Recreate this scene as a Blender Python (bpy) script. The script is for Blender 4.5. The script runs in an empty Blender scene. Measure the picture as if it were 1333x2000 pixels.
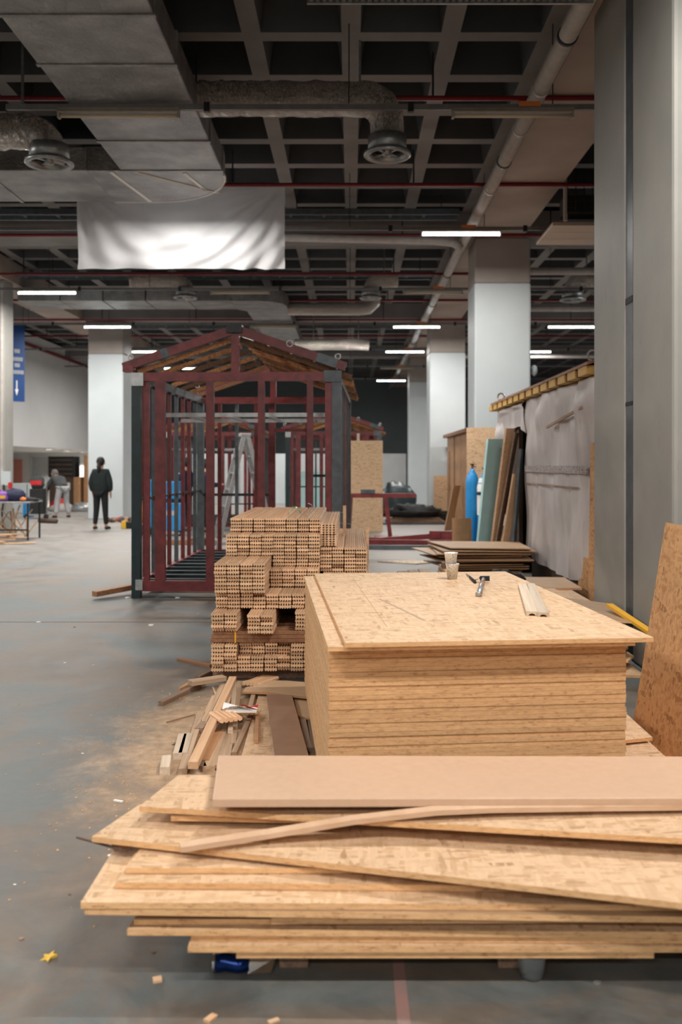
import bpy, bmesh, math, random
from mathutils import Vector, Matrix, Euler
random.seed(7)
SC = bpy.context.scene
COL = SC.collection
PI = math.pi

# ------------------------------------------------------------------ camera
F, CX, HY, H = 1790.0, 686.0, 908.0, 1.54        # focal length (px), principal point (px), eye height (m)
cam_d = bpy.data.cameras.new('camera')
cam = bpy.data.objects.new('camera', cam_d); COL.objects.link(cam)
cam.location = (0, 0, H); cam.rotation_euler = (PI/2, 0, 0)
cam_d.sensor_fit = 'VERTICAL'; cam_d.sensor_height = 36.0; cam_d.sensor_width = 24.0
cam_d.lens = F/2000.0*36.0
cam_d.shift_x = (666.5-CX)/2000.0
cam_d.shift_y = (HY-1000.0)/2000.0
cam_d.clip_end = 200
cam_d.dof.use_dof = True; cam_d.dof.focus_distance = 5.4; cam_d.dof.aperture_fstop = 2.2
SC.camera = cam

# ------------------------------------------------------------------ world, exposure
w = bpy.data.worlds.new('world'); SC.world = w; w.use_nodes = True
w.node_tree.nodes['Background'].inputs[0].default_value = (0.55, 0.62, 0.7, 1)
w.node_tree.nodes['Background'].inputs[1].default_value = 0.05
SC.view_settings.view_transform = 'Standard'; SC.view_settings.look = 'None'
SC.view_settings.gamma = 1.0; SC.view_settings.use_curve_mapping = False
SC.view_settings.exposure = 0.82
TUBE_W = 95.0            # light of one lit fluorescent tube
TUBE_COL = (1.0, 0.955, 0.90)

# ------------------------------------------------------------------ helpers
def P(x, y, Y):
    """point at depth Y that the photograph shows at pixel (x, y)"""
    return Vector(((x-CX)/F*Y, Y, H-(y-HY)/F*Y))
def G(x, y, z=0.0):
    """point at height z that the photograph shows at pixel (x, y)"""
    return P(x, y, (H-z)*F/(y-HY))

class MB:
    def __init__(s): s.v = []; s.f = []; s.m = []; s.cur = 0
    def mat(s, i): s.cur = i; return s
    def add(s, vs, fs, m=None):
        b = len(s.v); s.v += [tuple(v) for v in vs]
        for f in fs: s.f.append(tuple(b+i for i in f)); s.m.append(s.cur if m is None else m)
        return s
    def box(s, x0, x1, y0, y1, z0, z1):
        vs = [(x, y, z) for z in (z0, z1) for y in (y0, y1) for x in (x0, x1)]
        return s.add(vs, [(0,2,3,1),(4,5,7,6),(0,1,5,4),(2,6,7,3),(0,4,6,2),(1,3,7,5)])
    def cbox(s, x0, x1, y0, y1, z0, z1, c):
        """box with chamfered edges"""
        bm = bmesh.new(); bmesh.ops.create_cube(bm, size=1)
        for v in bm.verts: v.co = Vector(((x0+x1)/2+v.co.x*(x1-x0), (y0+y1)/2+v.co.y*(y1-y0), (z0+z1)/2+v.co.z*(z1-z0)))
        bmesh.ops.bevel(bm, geom=bm.edges[:], offset=c, segments=2, affect='EDGES', profile=.5)
        bm.verts.index_update(); s.add([v.co[:] for v in bm.verts], [[v.index for v in f.verts] for f in bm.faces]); bm.free(); return s
    def bar(s, p0, p1, w, h, up=(0,0,1)):
        """square bar from p0 to p1, w across, h along up"""
        p0 = Vector(p0); p1 = Vector(p1); d = (p1-p0).normalized(); up = Vector(up)
        if abs(d.dot(up)) > .95: up = Vector((0,1,0))
        r = d.cross(up).normalized(); u = r.cross(d).normalized()
        vs = [p+r*a*w/2+u*b*h/2 for p in (p0, p1) for a, b in ((-1,-1),(1,-1),(1,1),(-1,1))]
        return s.add(vs, [(3,2,1,0),(4,5,6,7),(0,1,5,4),(1,2,6,5),(2,3,7,6),(3,0,4,7)])
    def tube(s, pts, r, n=12, caps=True):
        pts = [Vector(p) for p in pts]; rs = r if isinstance(r, (list, tuple)) else [r]*len(pts)
        rings = []
        t0 = (pts[1]-pts[0]).normalized()
        up = Vector((0,0,1)) if abs(t0.z) < .9 else Vector((0,1,0))
        a = t0.cross(up).normalized()
        for i, p in enumerate(pts):
            t = (pts[min(i+1, len(pts)-1)]-pts[max(i-1, 0)]).normalized()
            a = (a - t*a.dot(t)).normalized(); b = t.cross(a)
            rings.append([p+(a*math.cos(2*PI*k/n)+b*math.sin(2*PI*k/n))*rs[i] for k in range(n)])
        vs = [v for rg in rings for v in rg]; fs = []
        for i in range(len(pts)-1):
            for k in range(n):
                k2 = (k+1) % n; fs.append((i*n+k, i*n+k2, (i+1)*n+k2, (i+1)*n+k))
        if caps: fs.append(tuple(range(n-1,-1,-1))); fs.append(tuple((len(pts)-1)*n+k for k in range(n)))
        return s.add(vs, fs)
    def lathe(s, prof, c=(0,0,0), n=24):
        c = Vector(c); vs = []; fs = []
        for r, z in prof:
            for k in range(n): vs.append(c+Vector((r*math.cos(2*PI*k/n), r*math.sin(2*PI*k/n), z)))
        for i in range(len(prof)-1):
            for k in range(n):
                k2 = (k+1) % n; fs.append((i*n+k, i*n+k2, (i+1)*n+k2, (i+1)*n+k))
        return s.add(vs, fs)
    def prism(s, poly, z0, z1, side=None):
        """poly: list of (x, y) counter-clockwise; z0/z1 numbers or functions of (x, y)"""
        n = len(poly); f0 = z0 if callable(z0) else (lambda x, y: z0); f1 = z1 if callable(z1) else (lambda x, y: z1)
        vs = [(x, y, f0(x, y)) for x, y in poly]+[(x, y, f1(x, y)) for x, y in poly]
        s.add(vs, [tuple(range(n-1,-1,-1)), tuple(range(n, 2*n))])
        b = len(s.v)-2*n
        for i in range(n):
            j = (i+1) % n; s.f.append((b+i, b+j, b+n+j, b+n+i)); s.m.append(s.cur if side is None else side)
        return s
    def grid(s, fn, nu, nv, flip=False):
        vs = [fn(i/nu, j/nv) for j in range(nv+1) for i in range(nu+1)]; fs = []
        for j in range(nv):
            for i in range(nu):
                a = j*(nu+1)+i; q = (a, a+1, a+nu+2, a+nu+1); fs.append(q[::-1] if flip else q)
        return s.add(vs, fs)
    def blob(s, c, r, n=10, rough=0.0, seed=0):
        rd = random.Random(seed); c = Vector(c); vs = []; fs = []; m = n
        for i in range(n+1):
            th = PI*i/n
            for k in range(m):
                ph = 2*PI*k/m; q = 1+rough*(rd.random()-.5)*2*(1 if 0 < i < n else 0)
                vs.append(c+Vector((r[0]*math.sin(th)*math.cos(ph)*q, r[1]*math.sin(th)*math.sin(ph)*q, r[2]*math.cos(th)*q)))
        for i in range(n):
            for k in range(m):
                k2 = (k+1) % m; fs.append((i*m+k, (i+1)*m+k, (i+1)*m+k2, i*m+k2))
        return s.add(vs, fs)
    def torus(s, c, R, r, axis='y', n=20, m=8):
        c = Vector(c); vs = []; fs = []
        for i in range(n):
            a = 2*PI*i/n
            for k in range(m):
                b = 2*PI*k/m; q = R+r*math.cos(b)
                v = {'y': (q*math.cos(a), r*math.sin(b), q*math.sin(a)), 'x': (r*math.sin(b), q*math.cos(a), q*math.sin(a)),
                     'z': (q*math.cos(a), q*math.sin(a), r*math.sin(b))}[axis]
                vs.append(c+Vector(v))
        for i in range(n):
            for k in range(m):
                i2, k2 = (i+1) % n, (k+1) % m; fs.append((i*m+k, i2*m+k, i2*m+k2, i*m+k2))
        return s.add(vs, fs)
    def mesh(s, name, mats, smooth=False):
        me = bpy.data.meshes.new(name); me.from_pydata(s.v, [], s.f)
        for m in (mats if isinstance(mats, (list, tuple)) else [mats]): me.materials.append(M[m])
        me.polygons.foreach_set('material_index', s.m)
        if smooth:
            me.polygons.foreach_set('use_smooth', [True]*len(s.f))
        bm = bmesh.new(); bm.from_mesh(me); bmesh.ops.recalc_face_normals(bm, faces=bm.faces[:]); bm.to_mesh(me); bm.free()
        me.update(); return me

def obj(name, mb, mats, parent=None, smooth=False):
    """top level: origin moved to the middle of its underside; with a parent: the points are in the parent's own space"""
    if parent is None:
        xs = [v[0] for v in mb.v]; ys = [v[1] for v in mb.v]; zs = [v[2] for v in mb.v]
        c = Vector(((min(xs)+max(xs))/2, (min(ys)+max(ys))/2, min(zs)))
        mb.v = [(v[0]-c.x, v[1]-c.y, v[2]-c.z) for v in mb.v]
    o = bpy.data.objects.new(name, mb.mesh(name, mats, smooth)); COL.objects.link(o)
    if parent is None: o.location = c
    else: o.parent = parent
    return o
def wobj(name, mb, mats, parent, smooth=False):
    """part whose points are in world space; parent has no rotation"""
    p = parent; off = Vector((0,0,0))
    while p: off += p.location; p = p.parent
    mb.v = [(v[0]-off.x, v[1]-off.y, v[2]-off.z) for v in mb.v]
    return obj(name, mb, mats, parent, smooth)
def tag(o, label=None, cat=None, group=None, kind=None):
    if label: o['label'] = label
    if cat: o['category'] = cat
    if group: o['group'] = group
    if kind: o['kind'] = kind
    return o
def thing(name, label, cat, loc=(0,0,0), rotz=0, group=None):
    o = bpy.data.objects.new(name, None); COL.objects.link(o); o.empty_display_size = .1
    o.location = loc; o.rotation_euler = (0, 0, rotz)
    return tag(o, label, cat, group)
def dup(root, loc, rotz=0, label=None, group=None):
    def cp(o, par):
        c = o.copy(); COL.objects.link(c); c.parent = par
        for ch in o.children: cp(ch, c)
        return c
    r = cp(root, None); r.location = loc; r.rotation_euler = (0, 0, rotz)
    if label: r['label'] = label
    if group: r['group'] = group
    return r
def struct(name, mb, mats, label=None, smooth=False):
    return tag(obj(name, mb, mats, None, smooth), label, None, None, 'structure')

ORD = ['first', 'second', 'third', 'fourth', 'fifth', 'sixth', 'seventh', 'eighth', 'ninth', 'tenth', 'eleventh', 'twelfth', 'thirteenth', 'fourteenth', 'fifteenth', 'sixteenth', 'seventeenth', 'eighteenth', 'nineteenth', 'twentieth', 'twenty-first', 'twenty-second', 'twenty-third', 'twenty-fourth', 'twenty-fifth']

# ------------------------------------------------------------------ materials
M = {}
class NT:
    def __init__(s, name):
        s.m = bpy.data.materials.new(name); s.m.use_nodes = True; s.t = s.m.node_tree
        s.b = s.t.nodes['Principled BSDF']; M[name] = s.m
    def n(s, kind, **kw):
        nd = s.t.nodes.new(kind)
        for k, v in kw.items():
            if k in nd.inputs: 
                if isinstance(v, bpy.types.NodeSocket): s.t.links.new(v, nd.inputs[k])
                else: nd.inputs[k].default_value = v
            else: setattr(nd, k, v)
        return nd
    def l(s, a, b): s.t.links.new(a, b)
    def coord(s, scale=(1,1,1), rot=(0,0,0), rand=True):
        tc = s.n('ShaderNodeTexCoord') if rand else s.n('ShaderNodeNewGeometry'); out = tc.outputs['Object' if rand else 'Position']
        if rand:
            oi = s.n('ShaderNodeObjectInfo'); mu = s.n('ShaderNodeVectorMath', operation='SCALE')
            cb = s.n('ShaderNodeCombineXYZ'); 
            for i in range(3): s.l(oi.outputs['Random'], cb.inputs[i])
            s.l(cb.outputs[0], mu.inputs[0]); mu.inputs['Scale'].default_value = 37.0
            ad = s.n('ShaderNodeVectorMath', operation='ADD'); s.l(out, ad.inputs[0]); s.l(mu.outputs[0], ad.inputs[1]); out = ad.outputs[0]
        mp = s.n('ShaderNodeMapping'); s.l(out, mp.inputs[0]); mp.inputs['Scale'].default_value = scale; mp.inputs['Rotation'].default_value = rot
        return mp.outputs[0]
    def noise(s, vec, scale, detail=3, rough=.55, dist=0.0):
        nd = s.n('ShaderNodeTexNoise', Scale=scale, Detail=detail, Roughness=rough, Distortion=dist); s.l(vec, nd.inputs['Vector']); return nd.outputs['Fac']
    def vor(s, vec, scale, out='Color', feature='F1'):
        nd = s.n('ShaderNodeTexVoronoi', Scale=scale, feature=feature); s.l(vec, nd.inputs['Vector']); return nd.outputs[out]
    def ramp(s, fac, stops):
        r = s.n('ShaderNodeValToRGB'); s.l(fac, r.inputs[0]); e = r.color_ramp.elements
        while len(e) < len(stops): e.new(.5)
        for i, (p, c) in enumerate(stops): e[i].position = p; e[i].color = (*c, 1) if len(c) == 3 else c
        return r.outputs[0]
    def mix(s, fac, a, b, typ='MIX'):
        mx = s.n('ShaderNodeMix', data_type='RGBA', blend_type=typ)
        for sock, v in ((mx.inputs[0], fac), (mx.inputs[6], a), (mx.inputs[7], b)):
            if isinstance(v, bpy.types.NodeSocket): s.l(v, sock)
            else: sock.default_value = v if not isinstance(v, tuple) or len(v) == 4 else (*v, 1)
        return mx.outputs[2]
    def math(s, op, a, b=0.0):
        m = s.n('ShaderNodeMath', operation=op)
        for i, v in enumerate((a, b)):
            if isinstance(v, bpy.types.NodeSocket): s.l(v, m.inputs[i])
            else: m.inputs[i].default_value = v
        return m.outputs[0]
    def objvar(s, col, lo=.8, hi=1.15):
        """brightness that differs from object to object"""
        oi = s.n('ShaderNodeObjectInfo'); mr = s.n('ShaderNodeMapRange'); s.l(oi.outputs['Random'], mr.inputs[0])
        mr.inputs[3].default_value = lo; mr.inputs[4].default_value = hi
        v = s.n('ShaderNodeHueSaturation'); s.l(mr.outputs[0], v.inputs['Value']); s.l(col, v.inputs['Color']); return v.outputs[0]
    def out(s, col, rough=.6, metal=0.0, bump=None, bstr=.2, bdist=.01):
        if isinstance(col, bpy.types.NodeSocket): s.l(col, s.b.inputs['Base Color'])
        else: s.b.inputs['Base Color'].default_value = (*col, 1)
        if isinstance(rough, bpy.types.NodeSocket): s.l(rough, s.b.inputs['Roughness'])
        else: s.b.inputs['Roughness'].default_value = rough
        s.b.inputs['Metallic'].default_value = metal
        if bump is not None:
            bp = s.n('ShaderNodeBump', Strength=bstr, Distance=bdist); s.l(bump, bp.inputs['Height']); s.l(bp.outputs[0], s.b.inputs['Normal'])
        return s.m

def plain(name, col, rough=.6, metal=0.0, var=.12, scale=6.0, objvar=None):
    t = NT(name); n = t.noise(t.coord(), scale, 4)
    c = t.ramp(n, [(.3, tuple(x*(1-var) for x in col)), (.7, tuple(min(1, x*(1+var)) for x in col))])
    if objvar: c = t.objvar(c, *objvar)
    return t.out(c, rough, metal)

def osb_face(name, dark, mid, light, k=1.0):
    t = NT(name)
    wv = t.coord((1,1,1)); nz = t.n('ShaderNodeTexNoise', Scale=5.0, Detail=1.0); t.l(wv, nz.inputs['Vector'])
    cols = []
    for i, (sc, a) in enumerate((((11, 60, 44), .25), ((60, 12, 42), -.3), ((16, 70, 50), .95))):
        rot = t.n('ShaderNodeMapping'); t.l(wv, rot.inputs[0]); rot.inputs['Rotation'].default_value = (0, 0, a); rot.inputs['Scale'].default_value = tuple(q*k for q in sc)
        ad = t.n('ShaderNodeVectorMath', operation='MULTIPLY_ADD'); t.l(nz.outputs['Color'], ad.inputs[0]); ad.inputs[1].default_value = (1.6,1.6,1.6); t.l(rot.outputs[0], ad.inputs[2])
        v = t.n('ShaderNodeTexVoronoi', Scale=1.0); t.l(ad.outputs[0], v.inputs['Vector']); sp = t.n('ShaderNodeSeparateColor'); t.l(v.outputs['Color'], sp.inputs[0])
        cols.append((t.ramp(sp.outputs[0], [(0, dark), (.035, tuple((a+b)/2 for a, b in zip(dark, mid))), (.12, mid), (.55, light), (1, tuple(min(1, x*1.05) for x in light))]), sp.outputs[1]))
    m1 = t.ramp(cols[1][1], [(.45, (0,0,0)), (.5, (1,1,1))]); m2 = t.ramp(cols[2][1], [(.6, (0,0,0)), (.65, (1,1,1))])
    c = t.mix(m1, cols[0][0], cols[1][0]); c = t.mix(m2, c, cols[2][0])
    g = t.noise(t.coord((60, 9, 30)), 1.0, 3); c = t.mix(.5, c, t.ramp(g, [(.3, (.80,.78,.76)), (.6, (1.0,1.0,1.0))]), 'MULTIPLY')
    return t.out(t.objvar(c, .93, 1.05), .62, 0, g, .12, .003)
def osb_edge(name, dark, light):
    t = NT(name); v = t.coord((26, 26, 110)); n = t.noise(v, 1.0, 4, .75); n2 = t.noise(t.coord((2.5,2.5,1.5)), 1.0, 2)
    c = t.ramp(n, [(.30, dark), (.44, tuple((a+b*2)/3 for a, b in zip(dark, light))), (.7, light)])
    c = t.mix(.55, c, t.ramp(n2, [(.3, (.80,.76,.72)), (.65, (1,1,1))]), 'MULTIPLY')
    sp = t.vor(t.coord((26, 26, 300)), 1.0, 'Distance'); c = t.mix(t.ramp(sp, [(.06, (.35,.35,.35)), (.14, (0,0,0))]), c, tuple(x*.5 for x in dark)+(1,))
    return t.out(t.objvar(c, .93, 1.05), .8, 0, n, .25, .004)
def wood(name, a, b, sc=(4, 1.2, 40), knots=True, rough=.65, var=(.82, 1.12)):
    """grain along local y"""
    t = NT(name); v = t.coord((sc[0]*9, sc[1], sc[2])); n = t.noise(v, 1.0, 4, .6, .4); n2 = t.noise(t.coord((3, .8, 3)), 1.0, 2)
    c = t.ramp(n, [(.3, b), (.62, a)]); c = t.mix(.5, c, t.ramp(n2, [(.3, (.78,.72,.68)), (.7, (1,1,1))]), 'MULTIPLY')
    return t.out(t.objvar(c, *var), rough, 0, n, .1, .003)

osb_face('osb', (.43,.26,.14), (.60,.385,.215), (.715,.49,.305))
osb_face('osb_dark', (.36,.165,.06), (.52,.26,.10), (.66,.37,.165), .8)
osb_edge('osb_edge', (.42,.20,.08), (.88,.545,.27))
wood('pine', (.76,.50,.31), (.62,.37,.20))
wood('pine_end', (.86,.585,.36), (.72,.43,.235), (7, 7, 60), var=(.72, 1.1))
wood('pine_dark', (.36,.18,.09), (.22,.10,.05))
wood('batten', (.66,.47,.31), (.44,.28,.17), var=(.6, 1.15))
wood('old_wood', (.34,.22,.15), (.18,.11,.075), var=(.55, 1.3))
wood('lath', (.80,.56,.38), (.70,.45,.28), (1, 1, 30))
wood('pale_wood', (.72,.60,.47), (.55,.43,.31))
wood('roof_wood', (.46,.21,.075), (.17,.07,.03), var=(.35, 1.5))
plain('mdf', (.60,.40,.27), .45, 0, .04, 30)
plain('mdf_dark', (.33,.20,.135), .4, 0, .06, 12)
plain('hardboard', (.50,.33,.20), .55, 0, .08, 8, (.75, 1.15))
plain('cabinet_board', (.46,.25,.12), .55, 0, .15, 5)
plain('red_steel', (.165,.026,.027), .42, 0, .35, 9, (.75, 1.15))
plain('bright_red', (.26,.02,.025), .4, 0, .2, 9)
plain('grey_steel', (.085,.10,.11), .45, .2, .25, 9, (.8, 1.25))
plain('teal_steel', (.014,.030,.033), .38, .1, .25, 9)
plain('light_steel', (.42,.43,.43), .35, .6, .15, 20)
plain('galvanised', (.32,.33,.33), .38, .85, .2, 14)
plain('chrome', (.75,.75,.76), .15, 1.0, .05, 10)
plain('dark_metal', (.03,.03,.032), .45, .4, .2, 10)
plain('housing', (.36,.33,.28), .5, 0, .1, 12)
plain('pipe_white', (.46,.43,.40), .4, 0, .12, 8)
plain('pipe_red', (.20,.008,.014), .35, 0, .15, 10)
plain('conduit', (.20,.20,.20), .5, .2, .15, 10)
plain('black', (.010,.011,.012), .7, 0, .3, 12)
plain('rubber', (.02,.02,.02), .75, 0, .2, 12)
plain('white_paint', (.51,.56,.58), .55, 0, .04, 1.5)
plain('greige_paint', (.33,.29,.26), .6, 0, .08, 2)
plain('wall_white', (.66,.66,.66), .7, 0, .06, .6)
plain('far_dark', (.12,.145,.15), .7, 0, .15, .5)
plain('grey_panel', (.42,.43,.44), .6, 0, .06, 2)
plain('blue', (.018,.25,.58), .4, 0, .12, 6)
plain('sign_blue', (.004,.055,.22), .5, 0, .1, 3)
plain('foam_teal', (.48,.74,.74), .7, 0, .06, 5)
plain('yellow', (.70,.42,.03), .5, 0, .1, 8)
plain('orange', (.72,.22,.06), .5, 0, .1, 8)
plain('strap', (.85,.45,.03), .4, 0, .05, 8)
plain('purple', (.20,.06,.33), .5, 0, .2, 10)
plain('navy', (.008,.012,.05), .7, 0, .3, 8)
plain('cloth_dark', (.007,.015,.016), .85, 0, .35, 8)
plain('trouser_black', (.006,.007,.008), .85, 0, .3, 8)
plain('trouser_grey', (.36,.36,.37), .85, 0, .12, 6)
plain('jacket_grey', (.045,.05,.05), .85, 0, .25, 6)
plain('jacket_navy', (.008,.018,.05), .85, 0, .3, 8)
plain('skin', (.50,.28,.19), .55, 0, .08, 8)
plain('hair', (.012,.009,.008), .6, 0, .3, 30)
plain('hair_grey', (.12,.11,.10), .7, 0, .3, 30)
plain('paper', (.84,.83,.80), .6, 0, .04, 8)
plain('pink', (.62,.24,.18), .6, 0, .05, 4)
plain('brown_box', (.075,.042,.025), .6, 0, .25, 4)
plain('red_cloth', (.50,.015,.02), .7, 0, .2, 8)
plain('leaf_yellow', (.80,.50,.05), .6, 0, .2, 20)
plain('leaf_green', (.01,.25,.07), .35, 0, .1, 10)
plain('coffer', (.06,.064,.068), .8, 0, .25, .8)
plain('duct_dark', (.10,.095,.085), .5, .4, .3, 5)
plain('duct_beige', (.52,.44,.36), .6, 0, .06, 2)
plain('sawdust', (.60,.38,.20), .9, 0, .25, 30)

t = NT('rib'); n = t.noise(t.coord(rand=False), 1.2, 5); t.out(t.ramp(n, [(.3, (.16,.148,.142)), (.7, (.24,.222,.212))]), .8, 0, n, .1, .01)
t = NT('beam'); n = t.noise(t.coord(rand=False), .9, 5); t.out(t.ramp(n, [(.3, (.30,.235,.195)), (.7, (.40,.325,.275))]), .75)
t = NT('column_grey'); v = t.coord(rand=False); n = t.noise(v, 1.1, 5, .6); n2 = t.noise(t.coord((14, 14, 2.5), rand=False), 1.0, 5, .65)
c = t.ramp(n, [(.3, (.285,.282,.26)), (.7, (.37,.36,.33))]); c = t.mix(t.ramp(n2, [(.68, (0,0,0)), (.74, (.55,.55,.55))]), c, (.13,.16,.17,1)); t.out(c, .6)
t = NT('foil'); v = t.coord(); n = t.noise(t.coord((1, 1, 1)), 22, 5, .7, .6); n2 = t.noise(v, 2.5, 2)
c = t.ramp(n2, [(.3, (.26,.255,.25)), (.7, (.46,.45,.44))]); c = t.mix(.6, c, t.ramp(n, [(.35, (.55,.55,.55)), (.65, (1,1,1))]), 'MULTIPLY'); t.out(c, t.ramp(n, [(.3, (.30,)*3), (.7, (.55,)*3)]), .85, n, .6, .03)
t = NT('foil_crumple'); n = t.noise(t.coord((3.0,1,1)), 18, 4, .75, 1.0); t.out((.80,.74,.68), .2, 1.0, n, 1.0, .10)
# floor: blue grey concrete, brown dust, wear
t = NT('concrete'); v = t.coord(rand=False)
n1 = t.noise(v, .9, 6, .66, .8); n2 = t.noise(v, 2.6, 7, .70, .6); n3 = t.noise(v, 14, 4, .6)
c = t.ramp(n2, [(.28, (.070,.086,.090)), (.52, (.125,.145,.146)), (.78, (.19,.205,.198))])
c = t.mix(t.ramp(n1, [(.40, (0,0,0)), (.56, (.85,.85,.85))]), c, t.ramp(n2, [(.3, (.115,.085,.062)), (.7, (.235,.178,.135))]))
sx = t.n('ShaderNodeSeparateXYZ'); t.l(v, sx.inputs[0])
# floor colour turns paler with depth down the hall, edge broken by noise
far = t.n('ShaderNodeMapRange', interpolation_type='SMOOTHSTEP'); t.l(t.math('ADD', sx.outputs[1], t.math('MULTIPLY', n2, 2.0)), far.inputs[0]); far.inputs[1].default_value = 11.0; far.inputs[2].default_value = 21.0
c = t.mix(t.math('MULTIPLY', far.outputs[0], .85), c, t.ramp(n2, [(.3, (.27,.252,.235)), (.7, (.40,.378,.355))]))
# sawdust trodden round the cutting place
dx = t.math('DIVIDE', t.math('SUBTRACT', sx.outputs[0], -.72), .72); dy = t.math('DIVIDE', t.math('SUBTRACT', sx.outputs[1], 5.1), 1.5)
d2 = t.math('ADD', t.math('MULTIPLY', dx, dx), t.math('MULTIPLY', dy, dy))
mk = t.n('ShaderNodeMapRange', interpolation_type='SMOOTHSTEP'); t.l(t.math('ADD', d2, t.math('MULTIPLY', n2, 3.2)), mk.inputs[0]); mk.inputs[1].default_value = 2.9; mk.inputs[2].default_value = 1.5; mk.inputs[3].default_value = 0; mk.inputs[4].default_value = 1
c = t.mix(t.math('MULTIPLY', mk.outputs[0], .8), c, t.ramp(n3, [(.3, (.40,.25,.14)), (.7, (.62,.42,.25))]))
c = t.mix(.4, c, t.ramp(n3, [(.35, (.82,.82,.82)), (.6, (1,1,1))]), 'MULTIPLY')
t.out(c, t.ramp(n2, [(.3, (.42,)*3), (.7, (.62,)*3)]), 0, n3, .08, .004)
# translucent cloth / plastic
def cloth(name, col, trans, rough=.5):
    t = NT(name); n = t.noise(t.coord(), 3, 4); c = t.ramp(n, [(.3, tuple(x*.92 for x in col)), (.7, col)])
    t.out(c, rough); tr = t.n('ShaderNodeBsdfTranslucent'); t.l(c, tr.inputs[0]); mx = t.n('ShaderNodeMixShader'); mx.inputs[0].default_value = trans
    t.l(t.b.outputs[0], mx.inputs[1]); t.l(tr.outputs[0], mx.inputs[2]); t.l(mx.outputs[0], t.t.nodes['Material Output'].inputs[0])
plain('batten_yellow', (.62,.36,.09), .6, 0, .15, 8)
cloth('banner', (.78,.78,.80), .32)
t = NT('plastic_sheet'); v = t.coord(); n = t.noise(t.coord((1,1,.35)), 3.5, 5, .6, .6); n2 = t.noise(t.coord((1,2.0,.5)), 6, 3)
c = t.ramp(n, [(.3, (.50,.455,.44)), (.7, (.64,.59,.575))]); c = t.mix(t.ramp(n2, [(.62, (0,0,0)), (.74, (.4,.4,.4))]), c, (.26,.22,.21,1)); t.out(c, .42, 0, n, .3, .03)
t = NT('clear_plastic'); t.out((.8,.85,.88), .12); t.b.inputs['Transmission Weight'].default_value = .85; t.b.inputs['IOR'].default_value = 1.2
t = NT('tube_on'); t.b.inputs['Base Color'].default_value = (1,1,1,1); t.b.inputs['Emission Color'].default_value = (.90,.97,1.0,1); t.b.inputs['Emission Strength'].default_value = 9.0
t = NT('downlight'); t.b.inputs['Emission Color'].default_value = (1,.95,.82,1); t.b.inputs['Emission Strength'].default_value = 6.0
plain('tube_off', (.62,.52,.38), .3, 0, .05, 8)
t = NT('cup'); n = t.noise(t.coord((1,1,1)), 55, 3, .7, 2.0); t.out(t.ramp(n, [(.36, (.10,.10,.10)), (.43, (.85,.84,.80))]), .5)
# striped edge of battens, print on plastic strip
t = NT('print_strip'); n = t.noise(t.coord((1, 30, 45)), 1.0, 2); t.out(t.ramp(n, [(.42, (.20,.12,.13)), (.50, (.46,.42,.41))]), .5)
t = NT('bag_print'); n = t.vor(t.coord((5,5,9)), 1.0, 'Color'); sp = t.n('ShaderNodeSeparateColor'); t.l(n, sp.inputs[0]); t.out(t.ramp(sp.outputs[0], [(.35, (.25,.10,.42)), (.4, (.85,.55,.05)), (.7, (.10,.03,.20))]), .4)

# ================================================================== THE HALL
X0, X1, Y0, Y1 = -18.0, 14.0, -20.0, 48.0
RIBZ, BEAMZ = H+4.5, H+4.05
PITCH, RIBW = 1.04, .20
YJ = 8.98                      # expansion joint in the floor
mb = MB(); mb.box(X0, X1, Y0, YJ-.012, -.2, 0); mb.box(X0, X1, YJ+.012, Y1, -.2, 0); mb.box(X0, X1, YJ-.012, YJ+.012, -.2, -.03)
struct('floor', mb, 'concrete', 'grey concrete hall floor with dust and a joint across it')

# waffle ceiling: coffers with sloping sides between ribs
mb = MB()
nx0, nx1 = -14, 11; ny0, ny1 = -9, 37
def cell(ix, iy):
    xa, xb = ix*PITCH+RIBW/2, (ix+1)*PITCH-RIBW/2
    ya = 9.735+iy*PITCH; yb = ya+PITCH-RIBW
    return xa, xb, ya, yb
for ix in range(nx0, nx1):
    for iy in range(ny0, ny1):
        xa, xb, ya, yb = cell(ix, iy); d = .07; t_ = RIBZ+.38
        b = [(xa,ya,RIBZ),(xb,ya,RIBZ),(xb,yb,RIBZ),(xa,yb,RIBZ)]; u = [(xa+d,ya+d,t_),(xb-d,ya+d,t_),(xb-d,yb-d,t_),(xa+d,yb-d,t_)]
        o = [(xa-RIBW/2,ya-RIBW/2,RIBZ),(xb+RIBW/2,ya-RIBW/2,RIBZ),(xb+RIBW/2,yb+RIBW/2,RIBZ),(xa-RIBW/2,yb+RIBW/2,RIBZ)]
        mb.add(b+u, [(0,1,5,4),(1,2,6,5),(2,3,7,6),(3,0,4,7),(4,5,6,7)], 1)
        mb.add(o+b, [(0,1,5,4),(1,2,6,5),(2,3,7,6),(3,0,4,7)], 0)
ceil = bpy.data.objects.new('ceiling', None)
cx0, cx1 = nx0*PITCH, nx1*PITCH; cy0, cy1 = 9.735-RIBW/2+ny0*PITCH, 9.735-RIBW/2+ny1*PITCH
for r in ((X0, cx0, Y0, Y1), (cx1, X1, Y0, Y1), (cx0, cx1, Y0, cy0), (cx0, cx1, cy1, Y1)): mb.box(r[0], r[1], r[2], r[3], RIBZ, RIBZ+.4)
bpy.data.objects.remove(ceil)
struct('ceiling', mb, ['rib', 'coffer'], 'dark waffle ceiling of square concrete coffers')

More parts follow.
